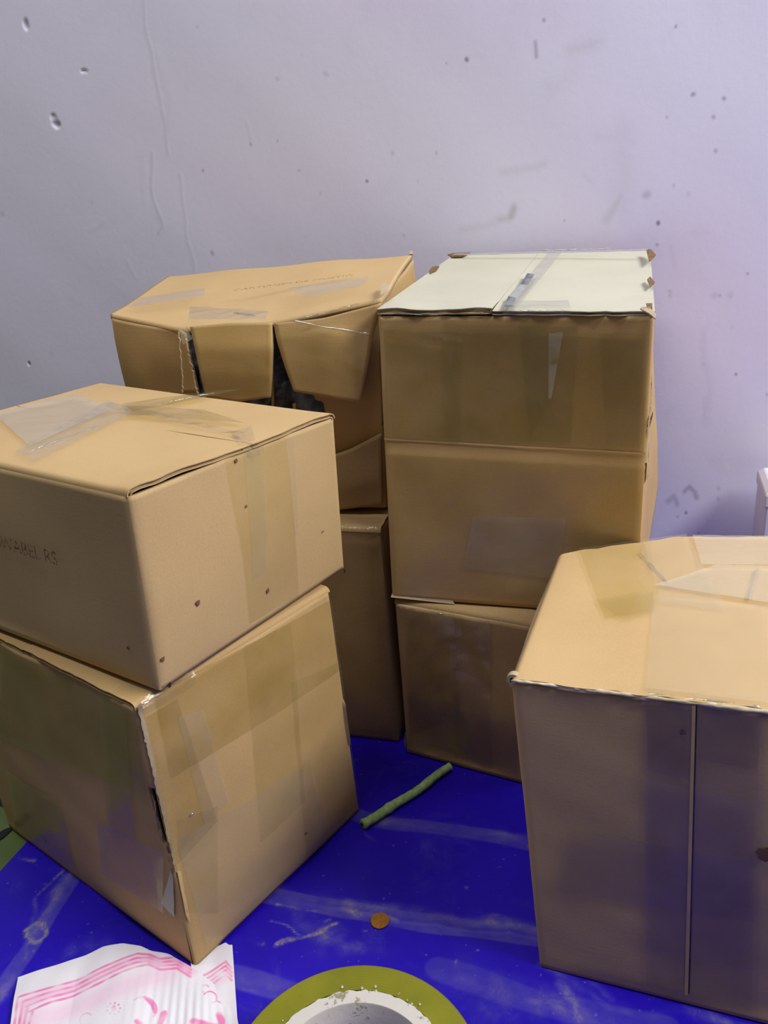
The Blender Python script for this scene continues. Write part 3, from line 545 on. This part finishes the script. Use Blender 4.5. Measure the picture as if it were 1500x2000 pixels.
# middle upper: taped upper half, folds and lid details
for q, mt in [([(742, 640), (1272, 640), (1262, 862), (745, 857)], TAPE_DEEP), ([(866, 625), (1140, 622), (1120, 855), (870, 855)], TAPE), ([(1020, 625), (1075, 622), (1080, 780), (1040, 850)], TAPE), ([(1180, 640), (1272, 640), (1262, 850), (1190, 855)], TAPE), ([(742, 660), (905, 680), (900, 860), (765, 855)], TAPE),
              ([(820, 645), (905, 655), (905, 668), (820, 655)], TAPE_GLASSY), ([(1080, 645), (1109, 641), (1084, 770), (1078, 770)], TAPE_WHITE_GLARE), ([(930, 1000), (1110, 1000), (1090, 1120), (910, 1100)], TAPE_PALE), ([(760, 880), (1262, 890), (1255, 1160), (770, 1160)], TAPE)]:
    C.strip(0, q, mt, seed=len(C.root.children), off=.0004+.00005*len(C.root.children))
C.strip(0, [(738, 855), (1270, 868), (1270, 871), (738, 858)], KRAFT_PALE, 'fold_line', .0006, .004, .0002, seed=1)
def ct(px): 
    n_ = unit(np.cross(gR-gF, gL-gF)); return unp(px, gF+lz, n_)
topgrid(C, [ct(p) for p in [(985, 602), (1012, 604), (1098, 496), (1070, 498)]], TAPE_PALE, seed=5)
for q in [[(985, 604), (1001, 604), (1008, 587), (993, 583)], [(1017, 560), (1031, 561), (1044, 540), (1030, 538)]]: topgrid(C, [ct(p) for p in q], plain('grey_marker', (.13, .14, .17, 1), .7), name='marker_line', seed=2, off=.0010, wr=0)
topgrid(C, [ct(p) for p in [(996, 584), (1010, 587), (1030, 562), (1017, 560)]], plain('pale_marker', (.36, .37, .38, 1), .7), name='marker_line', seed=2, off=.0010, wr=0)
topgrid(C, [ct(p) for p in [(1262, 494), (884, 503), (890, 499), (1268, 490)]], TAPE_WHITE_GLARE, seed=8)
topgrid(C, [ct(p) for p in [(1110, 592), (990, 594), (985, 607), (1115, 606)]], TAPE_GLASSY, seed=9, end=(np.array([0, 0, -1]), .006, C.nrm(0)))
BRN = plain('bare_brown_board', (.26, .16, .08, 1), .9, .2, 200, .5, .8)
for k, q in enumerate([[(1262, 486), (1272, 487), (1281, 497), (1276, 503), (1268, 510)], [(1264, 545), (1270, 540), (1279, 551), (1270, 560)], [(1262, 592), (1274, 592), (1274, 602), (1266, 604)], [(1250, 602), (1268, 600), (1282, 613), (1280, 622), (1268, 612)], [(874, 497), (885, 494), (918, 493), (905, 500), (884, 502)], [(838, 528), (844, 521), (858, 519), (852, 528), (840, 534)]]):
    sliver(C, [ct(p)-[0, 0, .0004] for p in q], BRN if k != 3 else TORN, 'torn_corner', .0008)
C.strip_st(1, [(.0, .30), (.02, .30), (.02, .52), (.0, .52)], TORN, 'torn_edge', .0008, .0016, .0008, seed=3, jag=.002)
# middle lower: crinkled tape with purple reflections
for q, mt in [([(790, 1180), (890, 1180), (900, 1400), (800, 1440)], TAPE_DEEP), ([(840, 1182), (900, 1182), (905, 1240), (850, 1250)], TAPE_GLASSY), ([(880, 1190), (960, 1195), (960, 1500), (885, 1480)], TAPE), ([(795, 1350), (1010, 1400), (1012, 1515), (795, 1455)], TAPE)]:
    D.strip(0, q, mt, seed=len(D.root.children), off=.0004+.00005*len(D.root.children), wr=.0009)
D.strip(3, [(792, 1430), (797, 1430), (800, 1466), (792, 1466)], TORN, 'torn_edge', .001, .002, .001, seed=2)
sliver(C, [cF+[0, 0, .0004]-cl*.002, cF+cd_*.055-cl*.0012+[0, 0, -.002], cF+cd_*.053+[0, 0, .001], cF+cl*.002+[0, 0, .002]], TORN, 'torn_edge', .0003)
# back left lower: tape on the front edge
topgrid(Hc, [H4[1]*.5+H4[0]*.5+hl*.02, H4[1]+hl*.02-hd*.002, H4[1]-hd*.002, H4[1]*.5+H4[0]*.5][::1], TAPE_GLASSY, seed=3, end=(np.array([0, 0, -1]), .008, Hc.nrm(0)), wr=.0002)
Hc.strip(0, [(600, 1060), (780, 1060), (790, 1430), (600, 1430)], TAPE, seed=4)
# crushed carton: tape on the flaps and the glossy fold
def gtape(pxs, d, mat, name='tape_strip', seed=1, wr=.0006, res=10):
    a, b, c, d_ = [gp(p, dd_) for p, dd_ in zip(pxs, d)]; u, v = np.meshgrid(np.linspace(0, 1, res), np.linspace(0, 1, res), indexing='ij'); u = u[..., None]; v = v[..., None]
    P = (a*(1-u)+b*u)*(1-v)+(d_*(1-u)+c*u)*v; P = P+fn*wr*np.abs(Field(seed+7, .006)(P))[..., None]; return mesh(name, P.reshape(-1, 3)-G.org, gridfaces(res, res, 0, True), mat, G.root)
gtape([(372, 640), (530, 634), (528, 774), (398, 772)], [-.0155]*4, TAPE_DEEP, seed=2, res=16)
gtape([(540, 640), (722, 640), (704, 780), (574, 762)], [-.0175]*4, TAPE, seed=3, res=16)
gtape([(568, 626), (640, 636), (725, 649), (722, 656)], [-.013, -.016, -.012, -.012], TAPE_GLASSY, seed=4, wr=.0012, res=24)
gtape([(575, 627), (700, 590), (702, 597), (582, 633)], [-.010, -.008, -.008, -.010], TAPE_GLASSY, seed=5, wr=.0012, res=24)
gtape([(352, 645), (366, 636), (376, 662), (360, 672)], [-.012]*4, TAPE_WHITE_GLARE, 'film_scrap', seed=6, wr=.002, res=12)
tn = unit(np.cross(jR-jL, jJ-jL))
def gt(px, h=.0): return unp(px, jm1+tn*h, tn)
topgrid(G, [gt(p) for p in [(372, 606), (525, 616), (520, 632), (370, 632)]], TAPE_GLASSY, seed=11, off=.0022, wr=.0005)
topgrid(G, [gt(p) for p in [(560, 570), (720, 548), (710, 566), (600, 588)]], TAPE_PALE, seed=12, off=.0022)
topgrid(G, [gt(p) for p in [(275, 588), (400, 570), (400, 585), (250, 608)]], TAPE_PALE, seed=13, off=.0022)
sliver(G, [gt(p)+[0, 0, .004] for p in [(744, 585), (746, 568), (752, 562), (760, 566), (757, 578)]], TORN, 'torn_corner', .001)
sliver(G, [gt(p)+[0, 0, .003] for p in [(800, 503), (801, 496), (806, 496), (808, 503)]], TORN, 'torn_corner', .001)
# right carton
for i, q, mt in [(0, [(1255, 1368), (1494, 1392), (1480, 1980), (1262, 1925)], TAPE), (0, [(1262, 1368), (1355, 1380), (1345, 1520), (1265, 1500)], TAPE_DEEP), (0, [(1362, 1382), (1490, 1398), (1480, 1500), (1362, 1480)], TAPE_DEEP), (0, [(1110, 1618), (1478, 1680), (1480, 1800), (1080, 1740)], TAPE), (0, [(1262, 1515), (1470, 1560), (1470, 1900), (1262, 1850)], TAPE)]:
    E.strip(i, q, mt, seed=len(E.root.children), off=.0004+.00005*len(E.root.children))
E.strip(0, [(1359, 1376), (1362, 1376), (1347, 1940), (1344, 1940)], DARK, 'board_joint', .0007, .006, .0, seed=1)
E.strip(0, [(1352, 1376), (1359, 1376), (1344, 1940), (1337, 1940)], KRAFT_PALE, 'board_lip', .0014, .006, .0001, seed=1)
blob(E, 0, (1492, 1662), .0045, seed=4); blob(E, 0, (1334, 1428), .0016, seed=5)
def et(px): return un(px, hE)
for q, mt in [([(1130, 1078), (1270, 1058), (1278, 1200), (1180, 1215)], TAPE), ([(1276, 1170), (1500, 1190), (1530, 1385), (1262, 1352)], TAPE_PALE), ([(1255, 1060), (1340, 1050), (1420, 1200), (1290, 1185)], TAPE_PALE), ([(1352, 1052), (1520, 1055), (1520, 1110), (1370, 1110)], TAPE_WHITE_GLARE), ([(1280, 1150), (1400, 1110), (1520, 1115), (1520, 1188), (1290, 1180)][:4], TAPE_WHITE_GLARE), ([(1160, 1180), (1285, 1160), (1276, 1205), (1220, 1222)], TAPE)]:
    topgrid(E, [et(p) for p in q], mt, seed=len(E.root.children), off=.0004+.0001*len(E.root.children))
topgrid(E, [et(p) for p in [(1245, 1080), (1252, 1078), (1305, 1142), (1290, 1142)]], TAPE_GLASSY, seed=31, off=.0015, wr=.001)
topgrid(E, [et(p) for p in [(1475, 1110), (1485, 1110), (1468, 1178), (1458, 1178)]], TAPE_GLASSY, seed=32, off=.0015, wr=.001)
topgrid(E, [et(p) for p in [(1530, 1375), (1255, 1344), (1255, 1355), (1530, 1388)]], TAPE_GLASSY, seed=33, end=(np.array([0, 0, -1]), .008, E.nrm(0)), wr=.0004)
# rolled corner end of the right carton's hinge, an open tube
pc = et((1004, 1316))+[0, 0, -.0035]; ax = -ql; V = []; k = 16
for r_, o_ in ((.0042, 0), (.0042, .004), (.0022, .004), (.0022, 0)):
    for a in np.linspace(0, 6.2832, k+1)[:-1]: V.append(pc+ax*o_+(qd*math.cos(a)+np.array([0, 0, 1])*math.sin(a))*r_-ax*.002)
Fc = [(r_*k+j, r_*k+(j+1) % k, ((r_+1) % 4)*k+(j+1) % k, ((r_+1) % 4)*k+j) for r_ in range(4) for j in range(k)]
Fc = [f[::-1] for f in Fc]
mesh('rolled_corner', [v-E.org for v in V], Fc, TORN, E.root); V = [pc+ax*.0005]+[pc+ax*.0005+(qd*math.cos(a)+np.array([0, 0, 1])*math.sin(a))*.0023 for a in np.linspace(0, 6.2832, 13)[:-1]]
mesh('corner_hole', [v-E.org for v in V], [(0, 1+(j+1) % 12, 1+j) for j in range(12)], DARK, E.root, False)

# crinkled ridges of tape that catch the lamp light
def ridge(cart, pts, out, r=.0012, seed=1, mat=None, name='tape_crinkle'):
    P = np.array(pts, float); L = np.concatenate([[0], np.cumsum(np.linalg.norm(np.diff(P, axis=0), axis=1))]); n = max(10, int(L[-1]/.0012)); s_ = np.linspace(0, L[-1], n)
    c = np.stack([np.interp(s_, L, P[:, k]) for k in range(3)], 1); ax = unit(P[-1]-P[0]); o_ = unit(np.array(out, float)); o_ = unit(o_-ax*(o_@ax)); sd = np.cross(ax, o_); k = 9; V = []
    fa, fb = Field(seed+200, .0035, 8), Field(seed+201, .0015, 8)
    for i in range(n):
        e = min(1, min(i, n-1-i)/3); rr = r*(.75+.25*fa(c[i]))*e
        for a in np.linspace(-1.7, 1.7, k): p = c[i]+(o_*math.cos(a)+sd*math.sin(a))*rr; V.append(p+o_*.00018*fb(p)-cart.org)
    return mesh(name, V, gridfaces(n, k), mat or RIDGE, cart.root)
RIDGE = tape_mat('shiny_tape_fold', (.93, .93, .88, 1), .12, .10, .5)
for q_ in RIDGE.node_tree.nodes:
    if q_.type == 'MATH' and q_.operation == 'ADD': q_.inputs[1].default_value = .36
ridge(G, [gp((568, 626), -.016), gp((640, 640), -.018), gp((724, 653), -.016)], -fn*-1+[0, 0, .6], .0013, 1)
ridge(G, [gp((575, 625), -.010), gp((640, 610), -.010), gp((702, 592), -.008)], fn+[0, 0, 1], .0008, 2)
ridge(G, [gt((455, 618))+[0, 0, .003], gt((500, 624))+[0, 0, .003]], fn+[0, 0, 1], .0012, 3)
def lerp(a, b, t_): return a*(1-t_)+b*t_
ridge(E, [r0_+[0, 0, -.0012], rfm+[0, 0, -.0012], r1_+[0, 0, -.0012]], E.nrm(0)+[0, 0, .8], .0013, 14, FLUTE_PALE, 'frayed_edge')
ridge(C, [gF+[0, 0, -.0012], gF*.55+gR*.45+[0, 0, -.0012]], C.nrm(0), .0007, 15, FLUTE, 'frayed_edge')
e0_, e1_ = et((1255, 1352)), et((1490, 1380))
ridge(E, [e0_+[0, 0, -.0006], e1_+[0, 0, -.0006]], E.nrm(0)+[0, 0, 1], .0012, 4)
ridge(E, [et((1305, 1142))+[0, 0, .001], et((1247, 1080))+[0, 0, .001]], [0, 0, 1], .0009, 5)
ridge(E, [et((1480, 1112))+[0, 0, .001], et((1462, 1175))+[0, 0, .001]], [0, 0, 1], .0013, 6)
ridge(C, [ct((985, 607))+[0, 0, -.0004], ct((1108, 606))+[0, 0, -.0004]], C.nrm(0)+[0, 0, 1], .0010, 7)
ridge(C, [ct((1050, 492))+[0, 0, .001], ct((1200, 488))+[0, 0, .001]], [0, 0, 1], .0008, 8)
ridge(B, [bt((472, 860))+[0, 0, .001], bt((452, 852))+[0, 0, .001]], [0, 0, 1], .0009, 9)
ridge(B, [bt((55, 886))+[0, 0, .001], bt((190, 835))+[0, 0, .001]], [0, 0, 1], .0012, 10)
ridge(B, [bt((300, 795))+[0, 0, .0013], bt((420, 770))+[0, 0, .0013]], [0, 0, 1], .0008, 11)
ridge(A, [un((268, 1382), zA)+[0, 0, .0012], un((318, 1366), zA)+[0, 0, .0012]], A.nrm(0)+[0, 0, 1], .0012, 12)
ridge(D, [D.surf(0, np.array([.03]), np.array([.03]))[0], D.surf(0, np.array([.40]), np.array([.03]))[0]], D.nrm(0), .0007, 13)

ridge(A, [A.surf(0, *[np.array([q__]) for q__ in A.inv(0, (365, 1595))])[0], A.surf(0, *[np.array([q__]) for q__ in A.inv(0, (376, 1583))])[0]], A.nrm(0), .0012, 16)
# faded prints
def text_on(cart, txt, P, e, up, size, mat, name='faded_print', off=.0012):
    cu = bpy.data.curves.new(name, 'FONT'); cu.body = txt; cu.size = size; cu.extrude = .00003; tmp = bpy.data.objects.new(name, cu); COL.objects.link(tmp)
    bpy.context.view_layer.update(); me = bpy.data.meshes.new_from_object(tmp.evaluated_get(bpy.context.evaluated_depsgraph_get())); bpy.data.objects.remove(tmp); me.materials.clear(); me.materials.append(mat)
    o = link(bpy.data.objects.new(name, me), cart.root); n = np.cross(e, up); q = np.array(P)+n*off-cart.org
    o.matrix_local = Matrix(((e[0], up[0], n[0], q[0]), (e[1], up[1], n[1], q[1]), (e[2], up[2], n[2], q[2]), (0, 0, 0, 1))); return o
mi, t = nt('faded_ink'); co = N(t, 'ShaderNodeTexCoord').outputs['Object']
p1 = N(t, 'ShaderNodeBsdfDiffuse'); p1.inputs[0].default_value = (.16, .08, .045, 1); p2 = N(t, 'ShaderNodeBsdfTransparent'); mx = N(t, 'ShaderNodeMixShader')
t.links.new(ramp(t, noise(t, co, 420, 3, .7), .45, .62, .08, .75), mx.inputs[0]); t.links.new(p2.outputs[0], mx.inputs[1]); t.links.new(p1.outputs[0], mx.inputs[2]); o_ = N(t, 'ShaderNodeOutputMaterial'); t.links.new(mx.outputs[0], o_.inputs[0])
eB = unit(uF-uL); nB = B.nrm(3); upB = np.cross(nB, eB)
x, tt_ = B.inv(3, (3, 1064)); Pq = B.surf(3, np.array([x]), np.array([tt_]))[0]
text_on(B, 'SWABEL RS', Pq-eB*.0, eB, upB, .0135, mi)
eG = unit(gt((705, 540))-gt((455, 572))); upG = np.cross(tn, eG)
text_on(G, 'CARTONES DE MUSTIC', gt((455, 575)), eG, upG, .0105, mi, off=.0028)

# ------------------------------------------------------------------ small things
# packing tape roll
zt = .048; cx, cy, Ro = -.0435, .2935, .071
co_ = un((703, 1933), zt); ci_ = un((694, 1961), zt)
Rc = co_[1]-cy; Ri = ci_[1]-cy+.0
roll = thing('tape_roll', 'large roll of olive packing tape on a white core, cut by the bottom edge', 'tape', (cx, cy, 0))
def lathe(name, prof, mat, parent, k=128, jit=None):
    V = []; n = len(prof)
    for a in range(k):
        th = 6.28318*a/k
        for j, (r, z) in enumerate(prof):
            rr = r+(jit(a, j) if jit else 0); V.append((rr*math.cos(th), rr*math.sin(th), z))
    return mesh(name, V, [(a*n+j, ((a+1) % k)*n+j, ((a+1) % k)*n+(j+1) % n, a*n+(j+1) % n) for a in range(k) for j in range(n)], mat, parent)
mt_, t = nt('olive_tape_side'); co = N(t, 'ShaderNodeTexCoord').outputs['Object']; wv_ = N(t, 'ShaderNodeTexWave', wave_type='RINGS', rings_direction='Z'); wv_.inputs['Scale'].default_value = 180; wv_.inputs['Distortion'].default_value = .6; t.links.new(co, wv_.inputs[0])
finish(mt_, t, mixc(t, ramp(t, noise(t, co, 30, 3), .3, .7), (.23, .23, .012, 1), (.18, .185, .009, 1)), .38, wv_.outputs['Fac'], .12, .0003, .4)
lathe('wound_tape', [(Rc+.0001, .0014), (Ro-.0008, .0014), (Ro, .0024), (Ro, zt-.001), (Ro-.001, zt), (Rc+.0001, zt)], mt_, roll)
mc_, t = nt('white_core_card'); co = N(t, 'ShaderNodeTexCoord').outputs['Object']
finish(mc_, t, mixc(t, ramp(t, noise(t, co, 150, 4, .7), .58, .66), (.62, .60, .58, 1), (.30, .27, .19, 1)), .8, noise(t, co, 300, 4), .4, .0006)
g = np.random.default_rng(8); jt = g.normal(size=140)*.00035
lathe('core', [(Ri, .0014), (Rc-.0001, .0014), (Rc-.0001, zt+.0006), (Ri+.0004, zt+.0008), (Ri, zt)], mc_, roll, jit=lambda a, j: (jt[a] if j in (2,) else 0)-(.0004 if j == 2 else 0))
# dust crumbs on the rim between core and tape
V = []; F = []
for k in range(46):
    a = random.uniform(0, 6.28); r = Rc+random.uniform(-.0015, .003); s_ = random.uniform(.0003, .0011); p = np.array([r*math.cos(a), r*math.sin(a), zt+.0006]); b0 = len(V)
    V += [p+np.array([s_, 0, 0]), p+np.array([0, s_*1.3, 0]), p-np.array([s_, 0, 0]), p-np.array([0, s_, 0]), p+np.array([0, 0, s_*.7])]; F += [(b0, b0+1, b0+4), (b0+1, b0+2, b0+4), (b0+2, b0+3, b0+4), (b0+3, b0, b0+4)]
o = mesh('paper_fluff', V, F, mc_, roll, False); o['kind'] = 'stuff'

# green plant stem
pa, pb = un((708, 1610), .0056), un((879, 1497), .0056)
st = thing('plant_stem', 'cut green plant stem lying on the blue sheet in front of the middle stack', 'plant stem', pa*[1, 1, 0])
ax = unit(pb-pa); sd = np.cross(ax, [0, 0, 1]); L = np.linalg.norm(pb-pa); k = 20; n = 60; V = []
for i in range(n):
    s_ = i/(n-1); r = .0038*(1.0-.12*s_)*(1+.18*math.exp(-((s_-.28)/.03)**2)+.12*math.exp(-((s_-.72)/.03)**2)+(.10 if i < 2 else 0)+.03*math.sin(i*1.3))
    c = pa+ax*L*s_+sd*(.0016*math.sin(s_*3.4)+.0005*math.sin(s_*13))+np.array([0, 0, .0003*math.sin(s_*9)])
    for a in range(k): th = 6.28318*a/k; V.append(c+(sd*math.cos(th)+np.array([0, 0, 1])*math.sin(th))*r)
F = [(i*k+a, i*k+(a+1) % k, (i+1)*k+(a+1) % k, (i+1)*k+a) for i in range(n-1) for a in range(k)]
V += [pb+ax*.001]; F += [((n-1)*k+a, (n-1)*k+(a+1) % k, n*k) for a in range(k)]
ms, t = nt('green_stem_skin'); co = N(t, 'ShaderNodeTexCoord').outputs['Object']
c_ = mixc(t, ramp(t, noise(t, co, 160, 4, .7), .4, .65), (.27, .46, .13, 1), (.46, .60, .30, 1)); c_ = mixc(t, ramp(t, noise(t, co, 60, 4, .7), .58, .7, 0, .6), c_, (.16, .17, .06, 1)); finish(ms, t, c_, .55, noise(t, co, 400, 3), .3, .0006)
mesh('stem', [v-np.array(st.location) for v in V], F, ms, st)
V = []
for r, o_ in ((.0041, .0), (.0019, -.0006), (.0016, .0025)):
    for a in range(k): th = 6.28318*a/k; V.append(pa+ax*o_+(sd*math.cos(th)+np.array([0, 0, 1])*math.sin(th))*r)
o = mesh('cut_end', [v-np.array(st.location) for v in V], [(i*k+(a+1) % k, i*k+a, (i+1)*k+a, (i+1)*k+(a+1) % k) for i in range(2) for a in range(k)]+[tuple(2*k+a for a in range(k))], [plain('pale_stem_pith', (.36, .42, .20, 1), .8), DARK], st, midx=[0]*k+[1]*k+[1]); o['label'] = 'pale hollow cut end'

# brown round disc
pc = un((742, 1798), .0018); k = 40; V = []; g = np.random.default_rng(5)
for r, z in ((.0067, .0), (.0068, .0003), (.0066, .0005)):
    for a in range(k): th = 6.28318*a/k; rr = r*(1+.022*math.sin(3*th+1)+.014*math.sin(7*th)); V.append((rr*math.cos(th), rr*math.sin(th), z))
V.append((0, 0, .0006)); F = [(i*k+a, i*k+(a+1) % k, (i+1)*k+(a+1) % k, (i+1)*k+a) for i in range(2) for a in range(k)]+[(2*k+a, 2*k+(a+1) % k, 3*k) for a in range(k)]
cn = mesh('brown_disc', V, F, plain('rusty_brown', (.34, .15, .03, 1), .9, .1, 300, .25, .2)); cn.location = (pc[0], pc[1], .0017)
tag(cn, 'small round rusty brown disc lying on the blue sheet above the tape roll', 'disc')

# paper napkin with pink stripes and flowers (dense grids carry the print)
PINK = (.86, .22, .50, 1)
mn, t = nt('printed_tissue'); co = N(t, 'ShaderNodeTexCoord').outputs['Object']
cc = mixc(t, ramp(t, attr(t, 'wash'), 0, 1, 0, .8), (.84, .83, .92, 1), (.88, .55, .76, 1))
cc = mixc(t, ramp(t, attr(t, 'ink'), 0, 1, 0, .92), cc, PINK)
def tr_(t, p): p.inputs['Subsurface Weight'].default_value = .0
finish(mn, t, cc, .9, noise(t, co, 500, 3), .3, .0005, .1)
nap = thing('paper_napkin', 'white paper napkin with pink stripes and flower print under the lower left carton', 'napkin', un((240, 1960), 0))
def ncoord(px): q = un(px, .004); return np.array([q[0], q[1]])
nTL, nTR, nBL = ncoord((34, 1906)), ncoord((452, 1842)), ncoord((12, 2060))
def layer(name, outline_top, outline_bot, n, m_, zf, strokes, washes):
    """grid between an upper and a lower outline given by photo measurements"""
    def al(pts, n):
        pts = np.array([ncoord(p) for p in pts]); L = np.concatenate([[0], np.cumsum(np.hypot(*np.diff(pts, axis=0).T))]); L /= L[-1]; s_ = np.linspace(0, 1, n); c = np.stack([np.interp(s_, L, pts[:, k]) for k in range(2)], 1)
        for _ in range(int(n*.04)): c[1:-1] = (c[:-2]+2*c[1:-1]+c[2:])/4
        return c
    Tp, Bt = al(outline_top, n), al(outline_bot, n); v = np.linspace(0, 1, m_)[None, :, None]; P = Tp[:, None]*(1-v)+Bt[:, None]*v; P3 = np.concatenate([P, np.zeros(P.shape[:2]+(1,))], 2)
    ink = np.zeros(P.shape[:2]); wash = np.zeros(P.shape[:2]); f1 = .5+.5*Field(21, .003, 12)(P3)
    for pts, wd, val in strokes: ink = np.maximum(ink, val*stroke(P, [ncoord(p) for p in pts], wd*.00048, .6))
    for pts, wd, val in washes: wash = np.maximum(wash, val*stroke(P, [ncoord(p) for p in pts], wd*.00024, .8))
    ink = np.clip(ink*(.65+.5*f1), 0, 1); P3[..., 2] = zf(P3, np.linspace(0, 1, n)[:, None], v[..., 0])
    o = gridmesh_np(name, P3-np.array(nap.location), mn, dict(ink=ink, wash=wash), nap); o.modifiers.new('paper', 'SOLIDIFY').thickness = .0003; return o
band = [(48, 1962), (100, 1942), (170, 1915), (232, 1890), (268, 1875), (290, 1872), (312, 1882), (345, 1878), (372, 1895)]
bstr = []
for k in range(4):
    o2 = k*9.5-13; bstr.append(([(x+(o2*.7 if i == 0 else 0), y+o2*1.0*(.75 if x > 280 else 1)) for i, (x, y) in enumerate(band)], 2.8, .9 if k in (0, 3) else .7))
    bstr.append(([(36+k*9.5, 1950+k*9), (27+k*9.5, 2010), (20+k*9.5, 2080)], 2.8, .6 if k < 3 else .85))
def curl(cx, cy, r, a0, a1, w=2.2, v=.8, sy=1): return ([(cx+r*math.cos(a)*(1-.35*s), cy+sy*r*math.sin(a)*(1-.35*s)) for s, a in zip(np.linspace(0, 1, 14), np.linspace(a0, a1, 14))], w, v)
fl_ = [curl(285, 1975, 28, -2.4, .6, 2.4, .6), curl(170, 1990, 17, 1.5, 5.6, 1.5, .45), curl(412, 1948, 14, -2.8, 1.4, 1.7, .7), curl(402, 1930, 10, 2.0, 5.5, 1.5, .6), curl(428, 1946, 10, .2, 3.2, 1.5, .7), ([(283, 1950), (297, 1962), (302, 1978)], 3.2, .8),
       ([(320, 1980), (311, 2000), (302, 2012)], 7, .8), ([(322, 1976), (318, 1990)], 4, .8), ([(375, 1994), (395, 1999), (420, 2003)], 6, .8), ([(427, 1978), (432, 1990), (434, 2010)], 6.5, .75), ([(268, 1998), (276, 2004)], 5, .7)]
for a in range(9): fl_.append(([(222+13*math.cos(a*.7), 1972+11*math.sin(a*.7)), (223+13*math.cos(a*.7), 1973+11*math.sin(a*.7))], 2.2, .6))
fl_.append(([(222, 1970), (223, 1976)], 4.5, .75))
def zm(P, u, v):
    return .0024+.0016*np.abs(np.sin(u*9+1))*np.clip(v*4, 0, 1)*np.clip((1-u)*6, 0, 1)+.0025*np.exp(-((u-.52)/.12)**2)*np.clip(v*3, 0.15, 1)*(1-np.clip((u-.62)*8, 0, 1))+.0004*Field(23, .008)(P)+.0003*np.sin(u*160)*np.clip(v*2, 0, 1)*np.exp(-((u-.75)/.2)**2)-np.clip((u-.72)*6, 0, 1)*np.exp(-(v/.25)**2)*.0010
layer('printed_layer', [(34, 1906), (100, 1884), (165, 1863), (200, 1848), (240, 1841), (275, 1846), (295, 1855), (330, 1862), (385, 1893), (425, 1925), (456, 1948)], [(8, 2090), (120, 2090), (250, 2090), (380, 2090), (476, 2060)], 520, 260, zm, bstr+fl_, [(band, 30, .95), ([(50, 1965), (40, 2020), (32, 2080)], 28, .8), ([(60, 2000), (200, 1945), (330, 1900)], 60, .6), ([(80, 2040), (400, 2040)], 70, .5)])
rs = []
for k in range(4): rs.append(([(385, 1908+k*9), (412, 1893+k*9), (440, 1875+k*8.5)], 3, .8)); rs.append(([(441, 1876+k*8.5), (452, 1888+k*8)], 2.6, .6))
layer('under_layer', [(372, 1862), (405, 1850), (440, 1837), (446, 1842), (453, 1842)], [(372, 2060), (410, 2060), (450, 2060), (458, 2060), (468, 2060)], 200, 240, lambda P, u, v: .0017+.0005*u+.0003*Field(25, .006)(P)*np.clip(u*2, 0, 1), rs, [([(400, 1930), (450, 1900)], 30, .5)])

# white box cut by the right edge behind the right carton
wp = unp((1496, 966), WP+WN*.09, WN); b0 = np.array([wp[0], wp[1], 0.0]); zt2 = float(wp[2]); VV = []
wm = plain('white_coated_card', (.74, .72, .80, 1), .5, .4, 20, .06)
V = []; r = .003; cs = [b0, b0+WU*.12, b0+WU*.12-WN*.07, b0-WN*.07]
wb = thing('white_carton', 'white box behind the right carton, only a sliver at the photo edge', 'box', np.mean(cs, 0)); c0 = np.mean(cs, 0)
for z in (.0022, zt2-.012): V += [p+(c0-p)*.02-c0+[0, 0, z] for p in cs]
mesh('box_body', V, [(0, 1, 5, 4), (1, 2, 6, 5), (2, 3, 7, 6), (3, 0, 4, 7), (3, 2, 1, 0), (4, 5, 6, 7)], wm, wb, False).modifiers.new('soft', 'BEVEL').width = .0015
V = []
for z, s_ in ((zt2-.014, 0), (zt2-.001, .0), (zt2+.004, .10)): V += [p+(c0-p)*s_-c0+[0, 0, z] for p in cs]
mesh('box_lid', V, [(0, 1, 5, 4), (1, 2, 6, 5), (2, 3, 7, 6), (3, 0, 4, 7), (3, 2, 1, 0), (4, 5, 9, 8), (5, 6, 10, 9), (6, 7, 11, 10), (7, 4, 8, 11), (8, 9, 10, 11)], wm, wb, False).modifiers.new('soft', 'BEVEL').width = .001
